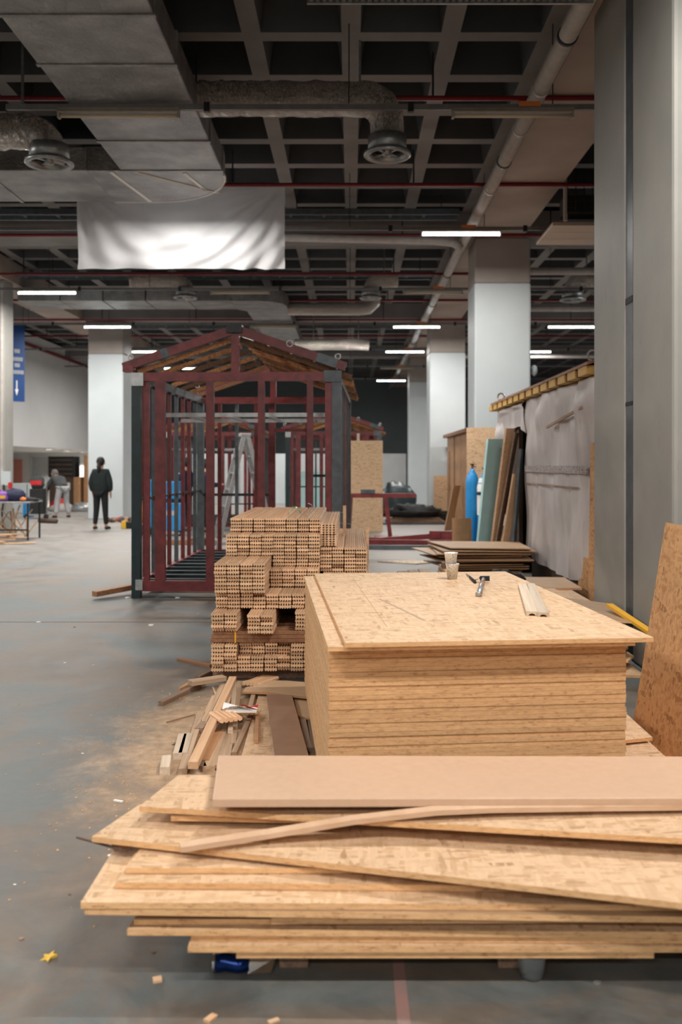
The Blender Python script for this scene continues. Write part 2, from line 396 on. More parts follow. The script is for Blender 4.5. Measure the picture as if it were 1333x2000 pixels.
def beam(x0, x1, y0, y1, label): struct('ceiling_beam', MB().box(x0, x1, y0, y1, BEAMZ, RIBZ+.02), 'beam', label)
beam(2.15, 3.05, Y0+.1, Y1-.1, 'wide concrete beam running away above the right row of columns')
beam(-8.4, -7.5, Y0+.1, Y1-.1, 'wide concrete beam running away above the left row of columns')
for yy, lb in ((16.3, 'concrete cross beam behind the hanging white banner'), (25.6, 'concrete cross beam above the roof of the red steel cabin'), (34.6, 'furthest concrete cross beam across the hall')):
    for xa, xb in ((-7.5, 2.15), (3.05, 13.8), (-17.8, -8.4)):
        struct('ceiling_beam', MB().box(xa, xb, yy, yy+.9, BEAMZ+.05, RIBZ+.02), 'rib', lb)

struct('wall_back', MB().box(X0, X1, Y1, Y1+.3, 0, RIBZ+.4), 'far_dark', 'dark grey end wall of the hall')
struct('wall_right', MB().box(X1, X1+.3, Y0, Y1, 0, RIBZ+.4), 'wall_white')
struct('wall_left', MB().box(X0-.3, X0, Y0, Y1, 0, RIBZ+.4), 'wall_white')
struct('wall_front', MB().box(X0, X1, Y0-.3, Y0, 0, RIBZ+.4), 'wall_white')
# white upper wall with an open lobby under it, on the left
struct('wall_lobby', MB().box(-11.1, -10.8, 24.2, 47.9, 2.14, RIBZ-.1), 'wall_white', 'white upper wall above the open lobby at the left')
struct('ceiling_lobby', MB().box(-17.9, -11.1, 24.2, 47.9, 2.14, 2.3), 'wall_white', 'low lobby ceiling with round downlights')
struct('wall_lobby_back', MB().box(-17.9, -10.2, 44.2, 44.4, 0, 2.14), 'wall_white', 'pale back wall of the lobby')
mb = MB().box(-15.32, -14.62, 44.13, 44.2, 0, 1.9); d = struct('door_1', mb, 'grey_panel', 'pale door in the lobby back wall')
obj('door_handle', MB().box(-.28, -.24, -.08, -.035, .85, .99), 'dark_metal', d)
for xx, z0 in ((-15.38, 0), (-14.56, 0)): obj('door_frame', MB().box(xx+14.97-.04, xx+14.97+.04, -.05, .03, 0, 1.95), 'white_paint', d)
tag(obj('wall_panel', MB().box(-16.25, -15.85, 44.1, 44.2, .5, 1.8), 'pink'), 'pinkish upright panel on the lobby wall beside the pale door', 'panel')
struct('trim_1', MB().box(-10.78, -10.70, 24.3, 47.8, RIBZ-.55, RIBZ-.45), 'red_steel', 'red pipe trim along the top of the white upper wall')

# columns ---------------------------------------------------------------
def column(x0, x1, y0, y1, ztop, label, split=None, bevel=.03):
    r = thing('column', label, 'column', ((x0+x1)/2, (y0+y1)/2, 0)); r['kind'] = 'structure'; del r['category']
    zs = split or ztop
    wobj('shaft', MB().cbox(x0, x1, y0, y1, 0, zs, bevel), 'white_paint' if split else 'column_grey', r)
    if split: wobj('upper_shaft', MB().cbox(x0+.004, x1-.004, y0+.004, y1-.004, zs, ztop, bevel), 'greige_paint', r)
    return r
SPL = H+3.24
column(2.2, 3.2, 16.3, 17.25, BEAMZ, 'square white column with beige top behind the blue gas cylinders', SPL)
column(2.2, 3.2, 25.6, 26.6, BEAMZ, 'white column behind the brown boarded cabin wall', SPL-.1)
column(2.2, 3.2, 34.6, 35.6, BEAMZ, 'pale furthest column of the right row', SPL-.1)
column(-7.44, -6.44, 25.9, 26.9, BEAMZ, 'white column behind the standing person in black', SPL-.1)
c5 = column(-8.6, -7.57, 20.0, 20.55, BEAMZ, 'grey column at the left picture edge behind the cluttered table')
wobj('conduit', MB().tube([(-7.62, 19.98, .9), (-7.62, 19.98, 5.5)], .03, 8), 'pipe_white', c5)
wobj('switch_box', MB().box(-7.62, -7.42, 19.93, 20.0, 1.1, 1.4), 'white_paint', c5)
wobj('cable', MB().tube([(-7.57, 19.95, 1.2), (-7.55, 19.94, .9), (-7.6, 19.94, .5), (-7.58, 19.95, .1)], .02, 6), 'black', c5)
wobj('emergency_handle', MB().box(-7.45, -7.38, 19.9, 19.96, 1.02, 1.16), 'red_cloth', c5)
cR = column(2.2, 3.25, 7.35, 8.31, RIBZ, 'far half of the big grey twin column at the right')
cN = column(2.2, 3.25, 6.25, 7.17, RIBZ, 'near half of the big grey twin column at the right')
jt = thing('column_joint', 'dark vertical joint strip between the halves of the twin column', 'joint', (2.7, 7.26, 0)); jt['kind'] = 'structure'; del jt['category']
wobj('joint_strip', MB().box(2.207, 3.2, 7.172, 7.348, 0, RIBZ), 'grey_steel', jt)
wobj('joint_band', MB().box(2.201, 2.215, 7.174, 7.346, 2.82, 2.87), 'black', jt)
wobj('joint_band', MB().box(2.201, 2.215, 7.174, 7.346, 2.01, 2.04), 'black', jt)

# partition panels at the back
for i in range(8):
    xa = -6.6+i*1.1
    tag(obj('partition_panel', MB().cbox(xa, xa+1.08, 36.2, 36.26, 0, 1.98, .01), 'grey_panel' if i % 3 else 'white_paint'), 'white partition panel in the row standing at the back of the hall', 'panel', 'white partition panels at the back')

# ================================================================== CEILING SERVICES
LZ = H+3.62
def tube_light(x, y, on, label, grp=True):
    r = thing('tube_light', label, 'ceiling light', (x, y, LZ-.065), 0, 'fluorescent tube lights')
    obj('housing', MB().add([(-.62,-.05,.035),(.62,-.05,.035),(.62,.05,.035),(-.62,.05,.035),(-.62,-.03,.085),(.62,-.03,.085),(.62,.03,.085),(-.62,.03,.085)],
        [(0,1,2,3),(4,5,6,7),(0,1,5,4),(1,2,6,5),(2,3,7,6),(3,0,4,7)]), 'housing', r)
    obj('tube', MB().tube([(-.6,0,.005),(.6,0,.005)], .019, 10), 'tube_on' if on else 'tube_off', r, True)
    for s in (-.61, .61): obj('end_cap', MB().box(s-.012, s+.012, -.03, .03, -.02, .04), 'housing', r)
    if on:
        ld = bpy.data.lights.new('tube_glow', 'AREA'); ld.shape = 'RECTANGLE'; ld.size = 1.18; ld.size_y = .05; ld.energy = TUBE_W; ld.color = TUBE_COL
        lo = bpy.data.objects.new('tube_glow', ld); COL.objects.link(lo); lo.parent = r; lo.location = (0,0,-.022)
    return r
rows = [-14.9, -10.0, -5.2, -.35, 4.5, 9.35, 14.15, 19.0, 23.7, 28.9, 33.9, 38.8]
rownames = {9.35: 'first row of lights in view', 14.15: 'second row of lights in view', 19.0: 'third row of lights in view', 23.7: 'fourth row of lights in view', 28.9: 'fifth row of lights in view', 33.9: 'sixth row of lights in view', 38.8: 'last row of lights in view',
            4.5: 'row above the sheet stack', -.35: 'row above the camera', -5.2: 'first row behind the camera', -10.0: 'second row behind the camera', -14.9: 'third row behind the camera'}
lit = {(-5.2,-2.3), (-5.2,1.7), (-5.2,-6.3), (-10.0,-2.3), (-10.0,1.7), (-.35,-2.3), (-.35,1.7), (-.35,-6.3), (4.5,1.7), (4.5,-6.3), (9.35,-6.3), (14.15,-6.3), (14.15,1.7), (14.15,-2.3), (19.0,-6.3), (19.0,5.7), (23.7,-6.3), (23.7,1.7), (23.7,5.7), (23.7,-10.0),  # tubes out of view continue the grid, some added lit to brighten front faces
       (28.9,-6.3), (28.9,1.7), (28.9,5.7), (33.9,-6.3), (33.9,-2.3), (14.15,-10.0), (14.15,5.7), (38.8,1.7), (19.0,-10.0)}
unlit = {(9.35,-2.37), (9.35,1.65), (19.0,-2.3), (19.0,1.7), (33.9,1.7), (23.7,-2.0)}
siden = {-10.0: 'far left', -6.3: 'left', -2.3: 'left of the middle', -2.37: 'left of the middle', -2.0: 'left of the middle', 1.7: 'right of the middle', 1.65: 'right of the middle', 5.7: 'right'}
for (yy, xx) in sorted(lit): tube_light(xx, yy, True, f'lit white fluorescent tube, {rownames[yy]}, {siden[xx]}')
for (yy, xx) in sorted(unlit): tube_light(xx, yy, False, f'unlit fluorescent tube fitting, {rownames[yy]}, {siden[xx]}')
# carrier rails of the rows, with hanging rods and orange clips
for yy in rows:
    r = thing('light_rail', f'thin grey rail carrying the {rownames[yy]}', 'rail', (0, yy, LZ+.03), 0, 'light rails')
    obj('rail', MB().box(-16.5 if yy < 24 else -10.6, 13.5, -.02, .02, -.03, .025), 'conduit', r)
    k = -12.5 if yy < 24 else -10.42
    while k < 13:
        if not (-3.0 < k < -1.5 and yy < 13): obj('hanger_rod', MB().tube([(k, 0, .02), (k, 0, RIBZ-LZ-.03)], .006, 6), 'dark_metal', r)
        obj('rail_clip', MB().box(k+.6, k+.66, -.024, .024, -.05, .045), 'dark_metal', r)
        if int(k*10) % 40 == 15 or abs(k-1.9) < 1.1: obj('cable_clip', MB().box(k-.35, k-.13, -.03, .03, .0, .05), 'orange', r)
        k += 2.08
# red sprinkler pipes
for i, yy in enumerate((10.05, 13.15, 16.05, 19.3, 22.4, 25.4, 28.6, 31.7)):
    nm = ['nearest', 'second', 'third', 'fourth', 'fifth', 'sixth', 'seventh', 'furthest'][i]
    r = thing('sprinkler_pipe', f'{nm} red sprinkler pipe running across under the ceiling', 'pipe', (0, yy, H+4.02), 0, 'red sprinkler pipes')
    obj('pipe', MB().tube([(-17 if yy < 24 else -10.6, 0, 0), (13.5, 0, 0)], .028, 10), 'pipe_red', r, True)
    for k in range(-4, 5):
        obj('hanger_rod', MB().tube([(k*2.6+.9, 0, .02), (k*2.6+.9, 0, .5)], .012, 6), 'dark_metal', r)
# big drain pipe along the beam
r = thing('drain_pipe', 'long pale drain pipe running away along the right beam', 'pipe', (1.97, 20, H+3.9))
obj('pipe', MB().tube([(0,-20,0),(0,27,0)], .085, 20), 'pipe_white', r, True)
for k in range(34):
    y = -14+k*1.15
    obj('pipe_collar', MB().tube([(0,y,0),(0,y+.05,0)], .096, 20), 'dark_metal' if k % 3 == 2 else 'pipe_white', r, True)
tag(obj('branch_pipe', MB().tube([(-1.2,15.55,H+3.86),(1.4,15.55,H+3.80),(1.72,15.6,H+3.78),(1.9,15.95,H+3.8)], .065, 14), 'pipe_white', None, True), 'pale horizontal pipe joining the drain pipe below the lit tube', 'pipe')
tag(obj('copper_pipe', MB().tube([(-7.3,15.4,H+4.0),(1.85,15.4,H+3.99)], .02, 8), 'cabinet_board', None, True), 'thin rusty pipe above the pale horizontal pipe', 'pipe')
# cable tray at the top of the picture
r = thing('cable_tray', 'perforated steel cable tray crossing at the top of the picture', 'cable tray', (0, 7.1, H+3.59))
for k in range(44):
    x = -.32+k*.05
    obj('tray_slat', MB().box(x, x+.028, -.3, 0, -.004, .004), 'galvanised', r)
for y in (-.29, 0): obj('tray_side', MB().box(-.34, 1.88, y-.012, y+.012, -.02, .05), 'galvanised', r)
# cable ladders behind the banner
for j, (yy, zz, lb) in enumerate(((15.2, H+4.2, 'upper cable ladder in front of the cross beam'), (19.95, H+4.15, 'cable ladder beyond the third row of lights'), (26.9, H+4.12, 'cable ladder above the red cabin roof'), (30.5, H+3.85, 'furthest cable ladder'))):
    r = thing('cable_ladder', 'grey '+lb, 'cable tray', (0, yy, zz), 0, 'cable ladders')
    for s in (0, .35): obj('ladder_side', MB().box(-7.3, 1.8, s-.02, s+.02, -.05, .05), 'grey_steel', r)
    for k in range(16): obj('ladder_rung', MB().box(-7.2+k*.56, -7.15+k*.56, 0, .35, -.015, .015), 'grey_steel', r)
    for x in (-6.5, -3.6, -.9, 1.5): obj('hanger_rod', MB().tube([(x, 0, .04), (x, 0, RIBZ-zz)], .008, 6), 'dark_metal', r)
    obj('cable_bundle', MB().tube([(-7.3,.17,.03),(1.7,.17,.03)], .05, 8), 'dark_metal', r, True)
# right bay: wire basket with cables and beige duct
r = thing('wire_basket', 'dark wire cable basket hanging beside the right column', 'cable tray', (3.12, 13.2, H+3.62))
for k in range(14): obj('wire', MB().tube([(.0+k*.12,0,.0),(.0+k*.12,0,.65)], .007, 5), 'dark_metal', r)
for k in range(8): obj('wire', MB().tube([(0,.01,k*.09),(1.7,.01,k*.09)], .006, 5), 'dark_metal', r)
obj('hanger_post', MB().box(-.05, 0, 0, .04, -.1, .62), 'duct_beige', r)
obj('cable_bundle', MB().box(0, 1.7, .1, .5, .05, .3), 'black', r)
r = thing('flat_duct', 'beige flat duct with two seams beside the white column', 'duct', (4.2, 14.0, H+3.5))
for k in range(3): obj('duct_panel', MB().box(-1.25, 2.2, k*.40-.60, k*.40-.215, .0, .05), 'duct_beige', r)
obj('duct_core', MB().box(-1.24, 2.2, -.59, .57, .008, .045), 'cabinet_board', r)

# main rectangular duct, foil wrapped: panels with raised seams, then an elbow to the left
DZ, DT = H+3.68, H+3.98
xl, xr = -2.88, -1.61
duct = thing('rectangular_duct', 'large foil wrapped rectangular duct turning left at the upper left', 'duct', ((xl+xr)/2, 8.0, DZ))
ys = [3.0, 5.4, 7.5, 8.43, 10.42, 11.46]
for a, b in zip(ys[:-1], ys[1:]):
    wobj('duct_section', MB().cbox(xl, xr, a+.004, b-.004, DZ, DT, .012), 'foil', duct)
    wobj('duct_flange', MB().cbox(xl-.015, xr+.015, b-.025, b+.025, DZ-.012, DT+.012, .006), 'foil', duct)
pts = [(xl, 11.46), (xr, 11.46), (xr, 11.62)]
for k in range(1, 13):
    a = PI/2*k/12; pts.append((-2.75+1.14*math.cos(a), 11.62+1.2*math.sin(a)))
pts += [(-3.3, 12.82), (-3.3, 11.46)]
wobj('duct_elbow', MB().prism(pts, DZ, DT), 'foil', duct)
wobj('elbow_tape', MB().bar((-2.72, 11.5, DZ-.004), (-1.78, 12.4, DZ-.004), .05, .006), 'duct_beige', duct)
wobj('elbow_tape', MB().bar((-2.1, 11.55, DZ-.004), (-1.95, 12.25, DZ-.004), .05, .006), 'paper', duct)
wobj('elbow_tape', MB().bar((-3.02, 11.5, DZ-.004), (-2.8, 12.8, DZ-.004), .05, .006), 'paper', duct)
wobj('rim_tape', MB().tube([(p[0], p[1], DZ) for p in pts[2:16]], .016, 6), 'paper', duct)
for a, b in ((-3.3, -4.6), (-4.6, -6.2), (-6.2, -8.0)):
    wobj('duct_section', MB().cbox(b+.004, a-.004, 11.46, 12.82, DZ, DT, .012), 'foil', duct)
    wobj('duct_flange', MB().cbox(b-.025, b+.025, 11.445, 12.835, DZ-.012, DT+.012, .006), 'foil', duct)
for yy in (6.5, 9.7): wobj('duct_bracket', MB().box(xl-.1, xr+.1, yy-.02, yy+.02, DT, DT+.04), 'galvanised', duct)

def arc(c, r, a0, a1, n, f): return [f(c, r, a0+(a1-a0)*k/n) for k in range(n+1)]
def round_duct(name, label, x0, x1, y, zc, zd, rad=.18, dirn=1):
    """round foil duct from x0 to x1 then bent down to a ring diffuser at height zd"""
    s = dirn; R = .26
    r = thing(name, label, 'duct', (x1, y, zd), 0, 'round foil ducts')
    n = max(2, int(abs(x1-x0)/.07)); rd = random.Random(int(y*10))
    pts = [(x0-x1+(x1-R*s-x0)*k/n, 0, zc-zd) for k in range(n+1)]; rr = [rad*(1+rd.uniform(-.03,.03)) for _ in pts]
    for k in range(1, 7):
        a = PI/2*k/6; pts.append((-R*s+R*s*math.sin(a), 0, zc-zd-R+R*math.cos(a))); rr.append(rad*(1+rd.uniform(-.02,.02)))
    pts.append((0, 0, .16)); rr.append(rad*.98)
    dt = MB().tube(pts, rr, 22); dt.v = [(a+rd.uniform(-.008,.008), b+rd.uniform(-.011,.011), c+rd.uniform(-.011,.011)) for a, b, c in dt.v]
    obj('duct_tube', dt, 'foil_crumple', r, True)
    obj('neck', MB().lathe([(rad*.98,.20),(rad*1.14,.19),(rad*1.14,.02),(rad*1.02,.02)], n=24), 'galvanised', r, True)
    obj('ring', MB().lathe([(rad*1.08,.05),(rad*1.38,.02),(rad*1.40,-.01),(rad*1.32,-.025),(rad*1.02,-.01),(rad*1.0,.06)], n=28), 'galvanised', r, True)
    obj('hanger_strap', MB().box(-R*s-.03*s-.012, -R*s-.03*s+.012, -.012, .012, zc-zd+rad*.85, RIBZ-zd+.37), 'galvanised', r)
    obj('diffuser_core', MB().lathe([(0,.06),(rad*1.02,.06)], n=20), 'black', r)
    obj('hub', MB().lathe([(0,-.02),(.05,-.01),(.06,.03)], n=14), 'galvanised', r, True)
    for k in range(4):
        a = PI/4+PI/2*k; obj('vane', MB().bar((.05*math.cos(a), .05*math.sin(a), .02), (rad*math.cos(a), rad*math.sin(a), .02), .03, .01), 'galvanised', r)
    return r
round_duct('round_duct', 'silver foil round duct bending down to a ring diffuser above the middle', xr-.0, .385, 9.72, H+3.88, H+3.29, .18, 1)
round_duct('round_duct', 'dark round duct with ring diffuser at the upper left edge', -6.0, -3.26, 9.9, H+3.60, H+3.26, .185, 1)
# second duct run further back
DZ2 = H+3.69
d2 = thing('rectangular_duct', 'foil wrapped cross duct behind the banner turning away over the red cabin', 'duct', (-4.5, 21.0, DZ2))
for k in range(5): wobj('duct_section', MB().cbox(-7.52+k*.965+.01, -7.52+(k+1)*.965-.01, 20.62, 21.75, DZ2, DZ2+.28, .012), 'foil', d2)
pp = [(-2.2, 20.62)]+[(-2.2+.7*math.sin(PI/2*k/8), 21.32-.7*math.cos(PI/2*k/8)) for k in range(9)]+[(-1.5, 22.0), (-2.5, 22.0), (-2.7, 21.75)]+[(-2.7, 20.62)]
wobj('duct_elbow', MB().prism(pp[1:], DZ2, DZ2+.28), 'foil', d2)
for k in range(5): wobj('duct_section', MB().cbox(-2.5, -1.5, 22.0+k*1.2+.01, 22.0+(k+1)*1.2-.01, DZ2, DZ2+.28, .012), 'foil', d2)
round_duct('round_duct', 'ring diffuser on a short foil duct right above the red cabin', 1.0, .42, 19.55, H+3.95, H+3.56, .17, -1)
round_duct('round_duct', 'short foil round duct with ring diffuser below the banner', -4.7, -3.53, 19.55, H+3.92, H+3.57, .18, 1)
round_duct('round_duct', 'foil round duct with ring diffuser right of the white column', 7.0, 4.75, 19.6, H+3.95, H+3.53, .2, -1)
tag(obj('round_duct', MB().tube([(-1.5,24.4,H+3.2),(.2,24.4,H+3.2),(.48,24.4,H+3.18)], .15, 14), 'foil_crumple', None, True), 'straight foil round duct right of the red cabin roof', 'duct', 'round foil ducts')
tag(obj('round_duct', MB().tube([(-1.5,21.9,H+3.72),(.2,21.9,H+3.72),(.42,21.9,H+3.74),(.55,21.9,H+3.86),(.57,21.9,H+4.2)], .15, 14), 'foil_crumple', None, True), 'foil round duct curving up at its right end above the red cabin', 'duct', 'round foil ducts')
for x in (-1.0, .2): tag(obj('duct_hanger', MB().box(x-.012, x+.012, 24.39, 24.41, H+3.3, RIBZ), 'galvanised'), ('left' if x < 0 else 'right')+' hanger strap of the straight foil round duct', 'hanger')
# right bay pipes
for j, (yy, zz) in enumerate(((17.6, H+3.72), (22.0, H+3.75), (29.5, H+3.5))):
    tag(obj('conduit_pipe', MB().tube([(3.3, yy, zz), (13, yy, zz)], .07, 10), 'pipe_white', None, True), ['pale pipe crossing the right bay just beyond the beige duct', 'pale pipe crossing the right bay behind the ring diffuser', 'pale pipe far back in the right bay'][j], 'pipe')
tag(obj('conduit_pipe', MB().tube([(4.9, 17.5, H+3.80), (5.15, 16.1, H+3.92)], .06, 10), 'pipe_white', None, True), 'slanted pale pipe joining the crossing pipe in the right bay', 'pipe')
for j, (x, y) in enumerate(((-11.4, 34.6), (-11.9, 38.4), (-12.6, 43.0))):
    r = thing('downlight', ['nearest', 'middle', 'furthest'][j]+' round downlight in the low lobby ceiling', 'downlight', (x, y, 2.14), 0, 'lobby downlights')
    obj('lens', MB().lathe([(0,-.02),(.14,-.02),(.16,0)], n=16), 'downlight', r); obj('rim', MB().torus((0,0,-.005), .17, .02, 'z', 16, 6), 'chrome', r)
    ld = bpy.data.lights.new('downlight_glow', 'SPOT'); ld.energy = 260; ld.spot_size = 2.4; ld.shadow_soft_size = .12; ld.color = (1,.95,.85)
    lo = bpy.data.objects.new('downlight_glow', ld); COL.objects.link(lo); lo.parent = r; lo.location = (0,0,-.05)
# wall lamp on the white column
r = thing('wall_lamp', 'small white lamp on the side of the white column', 'lamp', (3.24, 16.5, 3.24)); obj('shade', MB().blob((.06,0,0), (.06,.06,.1), 8), 'white_paint', r, True); obj('bracket', MB().box(-.03,.05,-.02,.02,-.03,.03), 'dark_metal', r)

# banner: translucent cloth with folds, hung in front of a lit tube
BY = 13.2
bl, br, bz0, bz1 = P(150, 525, BY).x, P(557, 525, BY).x, P(0, 525, BY).z, P(0, 362, BY).z
def bf(u, v):
    x = bl+(br-bl)*u; z = bz0+(bz1-bz0)*v
    rA = math.hypot((1-u)*2.4, 1-v+.02); aA = math.atan2(1-v, (1-u)*2.4+1e-4); rB = math.hypot(u*2.4, 1-v+.02); aB = math.atan2(1-v, u*2.4+1e-4)
    f = .07*math.sin(19*aA)*min(1, rA*2)*math.exp(-rA*.7)+.07*math.sin(17*aB)*min(1, rB*2)*math.exp(-rB*.7)+.08*math.sin(PI*u)*math.sin(PI*v)+.03*math.sin(24*(v-1.3*(u-.35)**2*2.0)+2*u)*(1-v)**.7*(.3+u)
    sag = 0.0
    return (x+.03*math.sin(7*v)*(1-u)*.4, BY+f, z+sag)
ban = thing('banner', 'large white cloth banner hanging from the red pipe, lit through from behind', 'banner', ((bl+br)/2, BY, bz0))
wobj('cloth', MB().grid(bf, 64, 28), 'banner', ban, True)
for u in (0, .25, .5, .75, 1.0): wobj('tie', MB().tube([bf(u, 1), (bl+(br-bl)*u, 13.16, H+4.03)], .008, 5), 'paper', ban)
# blue direction sign on the lobby wall: white lines of lettering too blurred to read, arrow down
sg = thing('hanging_sign', 'tall blue hanging sign with white lettering and a down arrow', 'sign', (-8.75, 24.0, 3.2))
SX = Vector((.30, .25, 0)); 
def sp(u, v, e=0.0): q = Vector((-.15,-.12,0))+SX*u; n = Vector((SX.y,-SX.x,0)).normalized(); return q+n*e+Vector((0,0,v))
obj('panel', MB().add([sp(0,.0,-.01),sp(1,0,-.01),sp(1,2.0,-.01),sp(0,2.0,-.01),sp(0,0,.01),sp(1,0,.01),sp(1,2.0,.01),sp(0,2.0,.01)],[(0,1,2,3),(4,5,6,7),(0,1,5,4),(1,2,6,5),(2,3,7,6),(3,0,4,7)]), 'sign_blue', sg)
for (vz, us) in ((1.27,[(.3,.40),(.42,.52),(.54,.66)]), (1.06,[(.08+.1*k,.155+.1*k) for k in range(8)]), (.90,[(.32,.42),(.44,.54),(.56,.66)]), (.72,[(.06+.098*k,.135+.098*k) for k in range(9)])):
    for a, b in us:
        obj('lettering', MB().add([sp(a,vz,.014),sp(b,vz,.014),sp(b,vz+.1,.014),sp(a,vz+.1,.014)], [(0,1,2,3)]), 'grey_panel', sg)
for a in (.1, .9): obj('hanging_wire', MB().tube([sp(a, 2.0), sp(a, RIBZ-3.2)], .006, 5), 'dark_metal', sg)
obj('arrow', MB().add([sp(.42,.3,.014),sp(.5,.3,.014),sp(.5,.55,.014),sp(.42,.55,.014),sp(.34,.32,.014),sp(.46,.15,.014),sp(.58,.32,.014)], [(0,1,2,3),(5,6,4)]), 'paper', sg)

# ================================================================== STEEL CABINS
CW, CD = 2.42, 3.95
def make_cabin(label, front=True):
    r = thing('steel_frame_cabin', label, 'cabin frame', (-2.53, 10.55, 0), math.radians(-1.6), 'steel frame cabins')
    def part(n, mb, m, par=None): return obj(n, mb, m, par or r)
    # corner posts
    part('corner_post', MB().box(0, .1, 0, .1, 0, 2.60), 'teal_steel'); part('corner_post', MB().box(CW-.11, CW, 0, .1, 0, 2.60), 'grey_steel')
    part('corner_post', MB().box(0, .1, CD-.1, CD, 0, 2.60), 'grey_steel'); part('corner_post', MB().box(CW-.1, CW, CD-.1, CD, 0, 2.60), 'grey_steel')
    for y in (0.0, CD-.08):
        part('bottom_beam', MB().box(.1, CW-.1, y, y+.08, .085, .205), 'red_steel')
        part('top_beam', MB().box(.1, CW-.1, y, y+.08, 2.505, 2.605), 'red_steel')
    for x in (0.01, CW-.09):
        part('side_beam', MB().box(x, x+.08, .1, CD-.1, .085, .205), 'red_steel' if x < 1 else 'grey_steel')
        part('side_beam', MB().box(x, x+.08, .1, CD-.1, 2.505, 2.605), 'grey_steel')
    if front:
        for x, w_, y in ((.167,.058,.03), (.33,.115,.0), (.907,.09,.0), (1.5,.075,.0), (2.06,.07,.0), (2.27,.075,.02)):
            part('stud', MB().box(x-w_/2, x+w_/2, y, y+.07, .205, 2.505), 'red_steel')
    for x, w_ in ((.35,.06), (.62,.05), (.93,.06), (1.18,.10), (1.75,.09), (2.1,.06)):
        part('stud', MB().box(x-w_/2, x+w_/2, CD-.07, CD-.01, .205, 2.505), 'red_steel' if w_ > .05 else 'grey_steel')
    part('door_header', MB().box(1.22, 1.72, CD-.07, CD-.01, 2.06, 2.11), 'red_steel')
    part('girt', MB().box(.1, 1.14, CD-.06, CD-.02, 1.05, 1.09), 'dark_metal'); part('girt', MB().box(1.8, CW-.1, CD-.06, CD-.02, 1.35, 1.39), 'dark_metal')
    for k in range(8):
        y = .42+k*.43
        part('stud', MB().box(.02, .07, y, y+.05, .205, 2.505), 'red_steel' if k % 3 != 1 else 'grey_steel')
        part('stud', MB().box(CW-.07, CW-.02, y, y+.05, .205, 2.505), 'grey_steel' if k % 3 else 'red_steel')
    part('girt', MB().box(.03, .06, .1, CD-.1, 1.12, 1.15), 'dark_metal')
    for k in range(9):
        y = .2+k*.41
        j = part('floor_joist', MB().box(.1, CW-.1, y, y+.05, .09, .20), 'teal_steel')
        part('joist_flange', MB().box(.1, CW-.1, y-.01, y+.06, .2, .206), 'grey_steel', j)
    # loft frame
    for y in (.75, 2.2): part('loft_rail', MB().box(.1, CW-.1, y, y+.05, 2.13, 2.18), 'light_steel')
    for k in range(4): part('loft_joist', MB().box(.45+k*.5, .49+k*.5, .8, 2.2, 2.135, 2.17), 'light_steel')
    # roof
    rx, rz, ez = 1.2, 3.10, 2.665
    def slope(s, t, dz=0.0):           # s=-1 left, 1 right; t from ridge 0 to eave 1
        ex = -.10 if s < 0 else CW+.05
        return rx+(ex-rx)*t, rz+(ez-rz)*t+dz
    def raft(n, s, y, w_, h_, m, t0=0.0, t1=1.0, dz=0.0):
        a = slope(s, t0, dz); b = slope(s, t1, dz); return part(n, MB().bar((a[0], y, a[1]), (b[0], y, b[1]), w_, h_, (0,0,1)), m)
    for s in (-1, 1):
        for y in (.03, CD-.03): raft('gable_rafter', s, y, .06, .10, 'red_steel', .02, 1.0)
        raft('rafter_plate', s, .03, .064, .104, 'grey_steel', .60 if s < 0 else .74, .66 if s < 0 else .92)
        for k in range(7 if s < 0 else 11):
            y = (.18+k*.60) if s < 0 else (.16+k*.36)
            raft('wood_rafter', s, y, .045, .055, 'roof_wood', .03, .90 if s < 0 else 1.05, -.085)
    for k in range(4):
        a = slope(1, .2+.22*k, -.02); part('roof_board', MB().box(a[0]-.05, a[0]+.05, .1, CD-.1, a[1]-.012, a[1]+.012), 'roof_wood')
    part('ridge_beam', MB().box(rx-.05, rx+.05, 0, CD, rz-.06, rz+.03), 'teal_steel')
    part('ridge_plate', MB().box(rx-.10, rx+.08, -.03, .12, rz-.045, rz+.045), 'dark_metal')
    for y in (.0, CD-.08): part('king_post', MB().box(rx-.045, rx+.045, y, y+.07, 2.605, rz-.05), 'red_steel')
    part('eave_plate', MB().box(-.1, .02, -.01, .12, 2.61, 2.68), 'red_steel'); part('corner_patch', MB().box(CW-.2, CW+.005, -.012, .0, 2.49, 2.62), 'grey_steel'); part('corner_patch', MB().box(.0, .14, -.012, .0, 2.45, 2.6), 'light_steel'); part('corner_patch', MB().box(.05, .13, -.012, .0, .1, .22), 'light_steel')
    for x, y in ((-.02,.05), (CW-.04,.05), (CW-.04,CD-.05), (.0,CD-.05)):
        e = part('eye_bolt', MB().torus((x, y, 2.785), .03, .009, 'y', 16, 6), 'galvanised'); part('bolt_shank', MB().tube([(x,y,2.66),(x,y,2.755)], .014, 8), 'galvanised', e)
    e = part('shackle', MB().torus((1.83, .0, 2.93), .035, .008, 'y', 14, 6), 'galvanised')
    return r
cab = make_cabin('tall open cabin frame of dark red and grey steel with gabled roof, nearest')
# offcut steel beside its left post
tag(obj('steel_offcut', MB().bar((-2.94,10.5,.06), (-2.5,11.1,.09), .09, .06), 'pine_dark'), 'short dark steel channel lying by the left cabin post', 'offcut')
cab2 = dup(cab, (-4.45, 21.6, 0), 0, 'red steel cabin frame seen through the nearest cabin, behind the blue cart', 'steel frame cabins'); cab2.scale = (.95, .9, .89)
cab3 = dup(cab, (-1.52, 21.2, 0), 0, 'red cabin frame with a tall pale board panel on its right front', 'steel frame cabins'); cab3.scale = (.92, .9, .89)
pan = MB().cbox(.62+.92, 1.53+.92, -.08, -.055, 0.0, 2.36, .004); obj('front_panel', pan, 'osb', cab3)
obj('panel_batten', MB().box(1.8, 1.87, -.06, -.03, 2.36, 2.55), 'pale_wood', cab3)

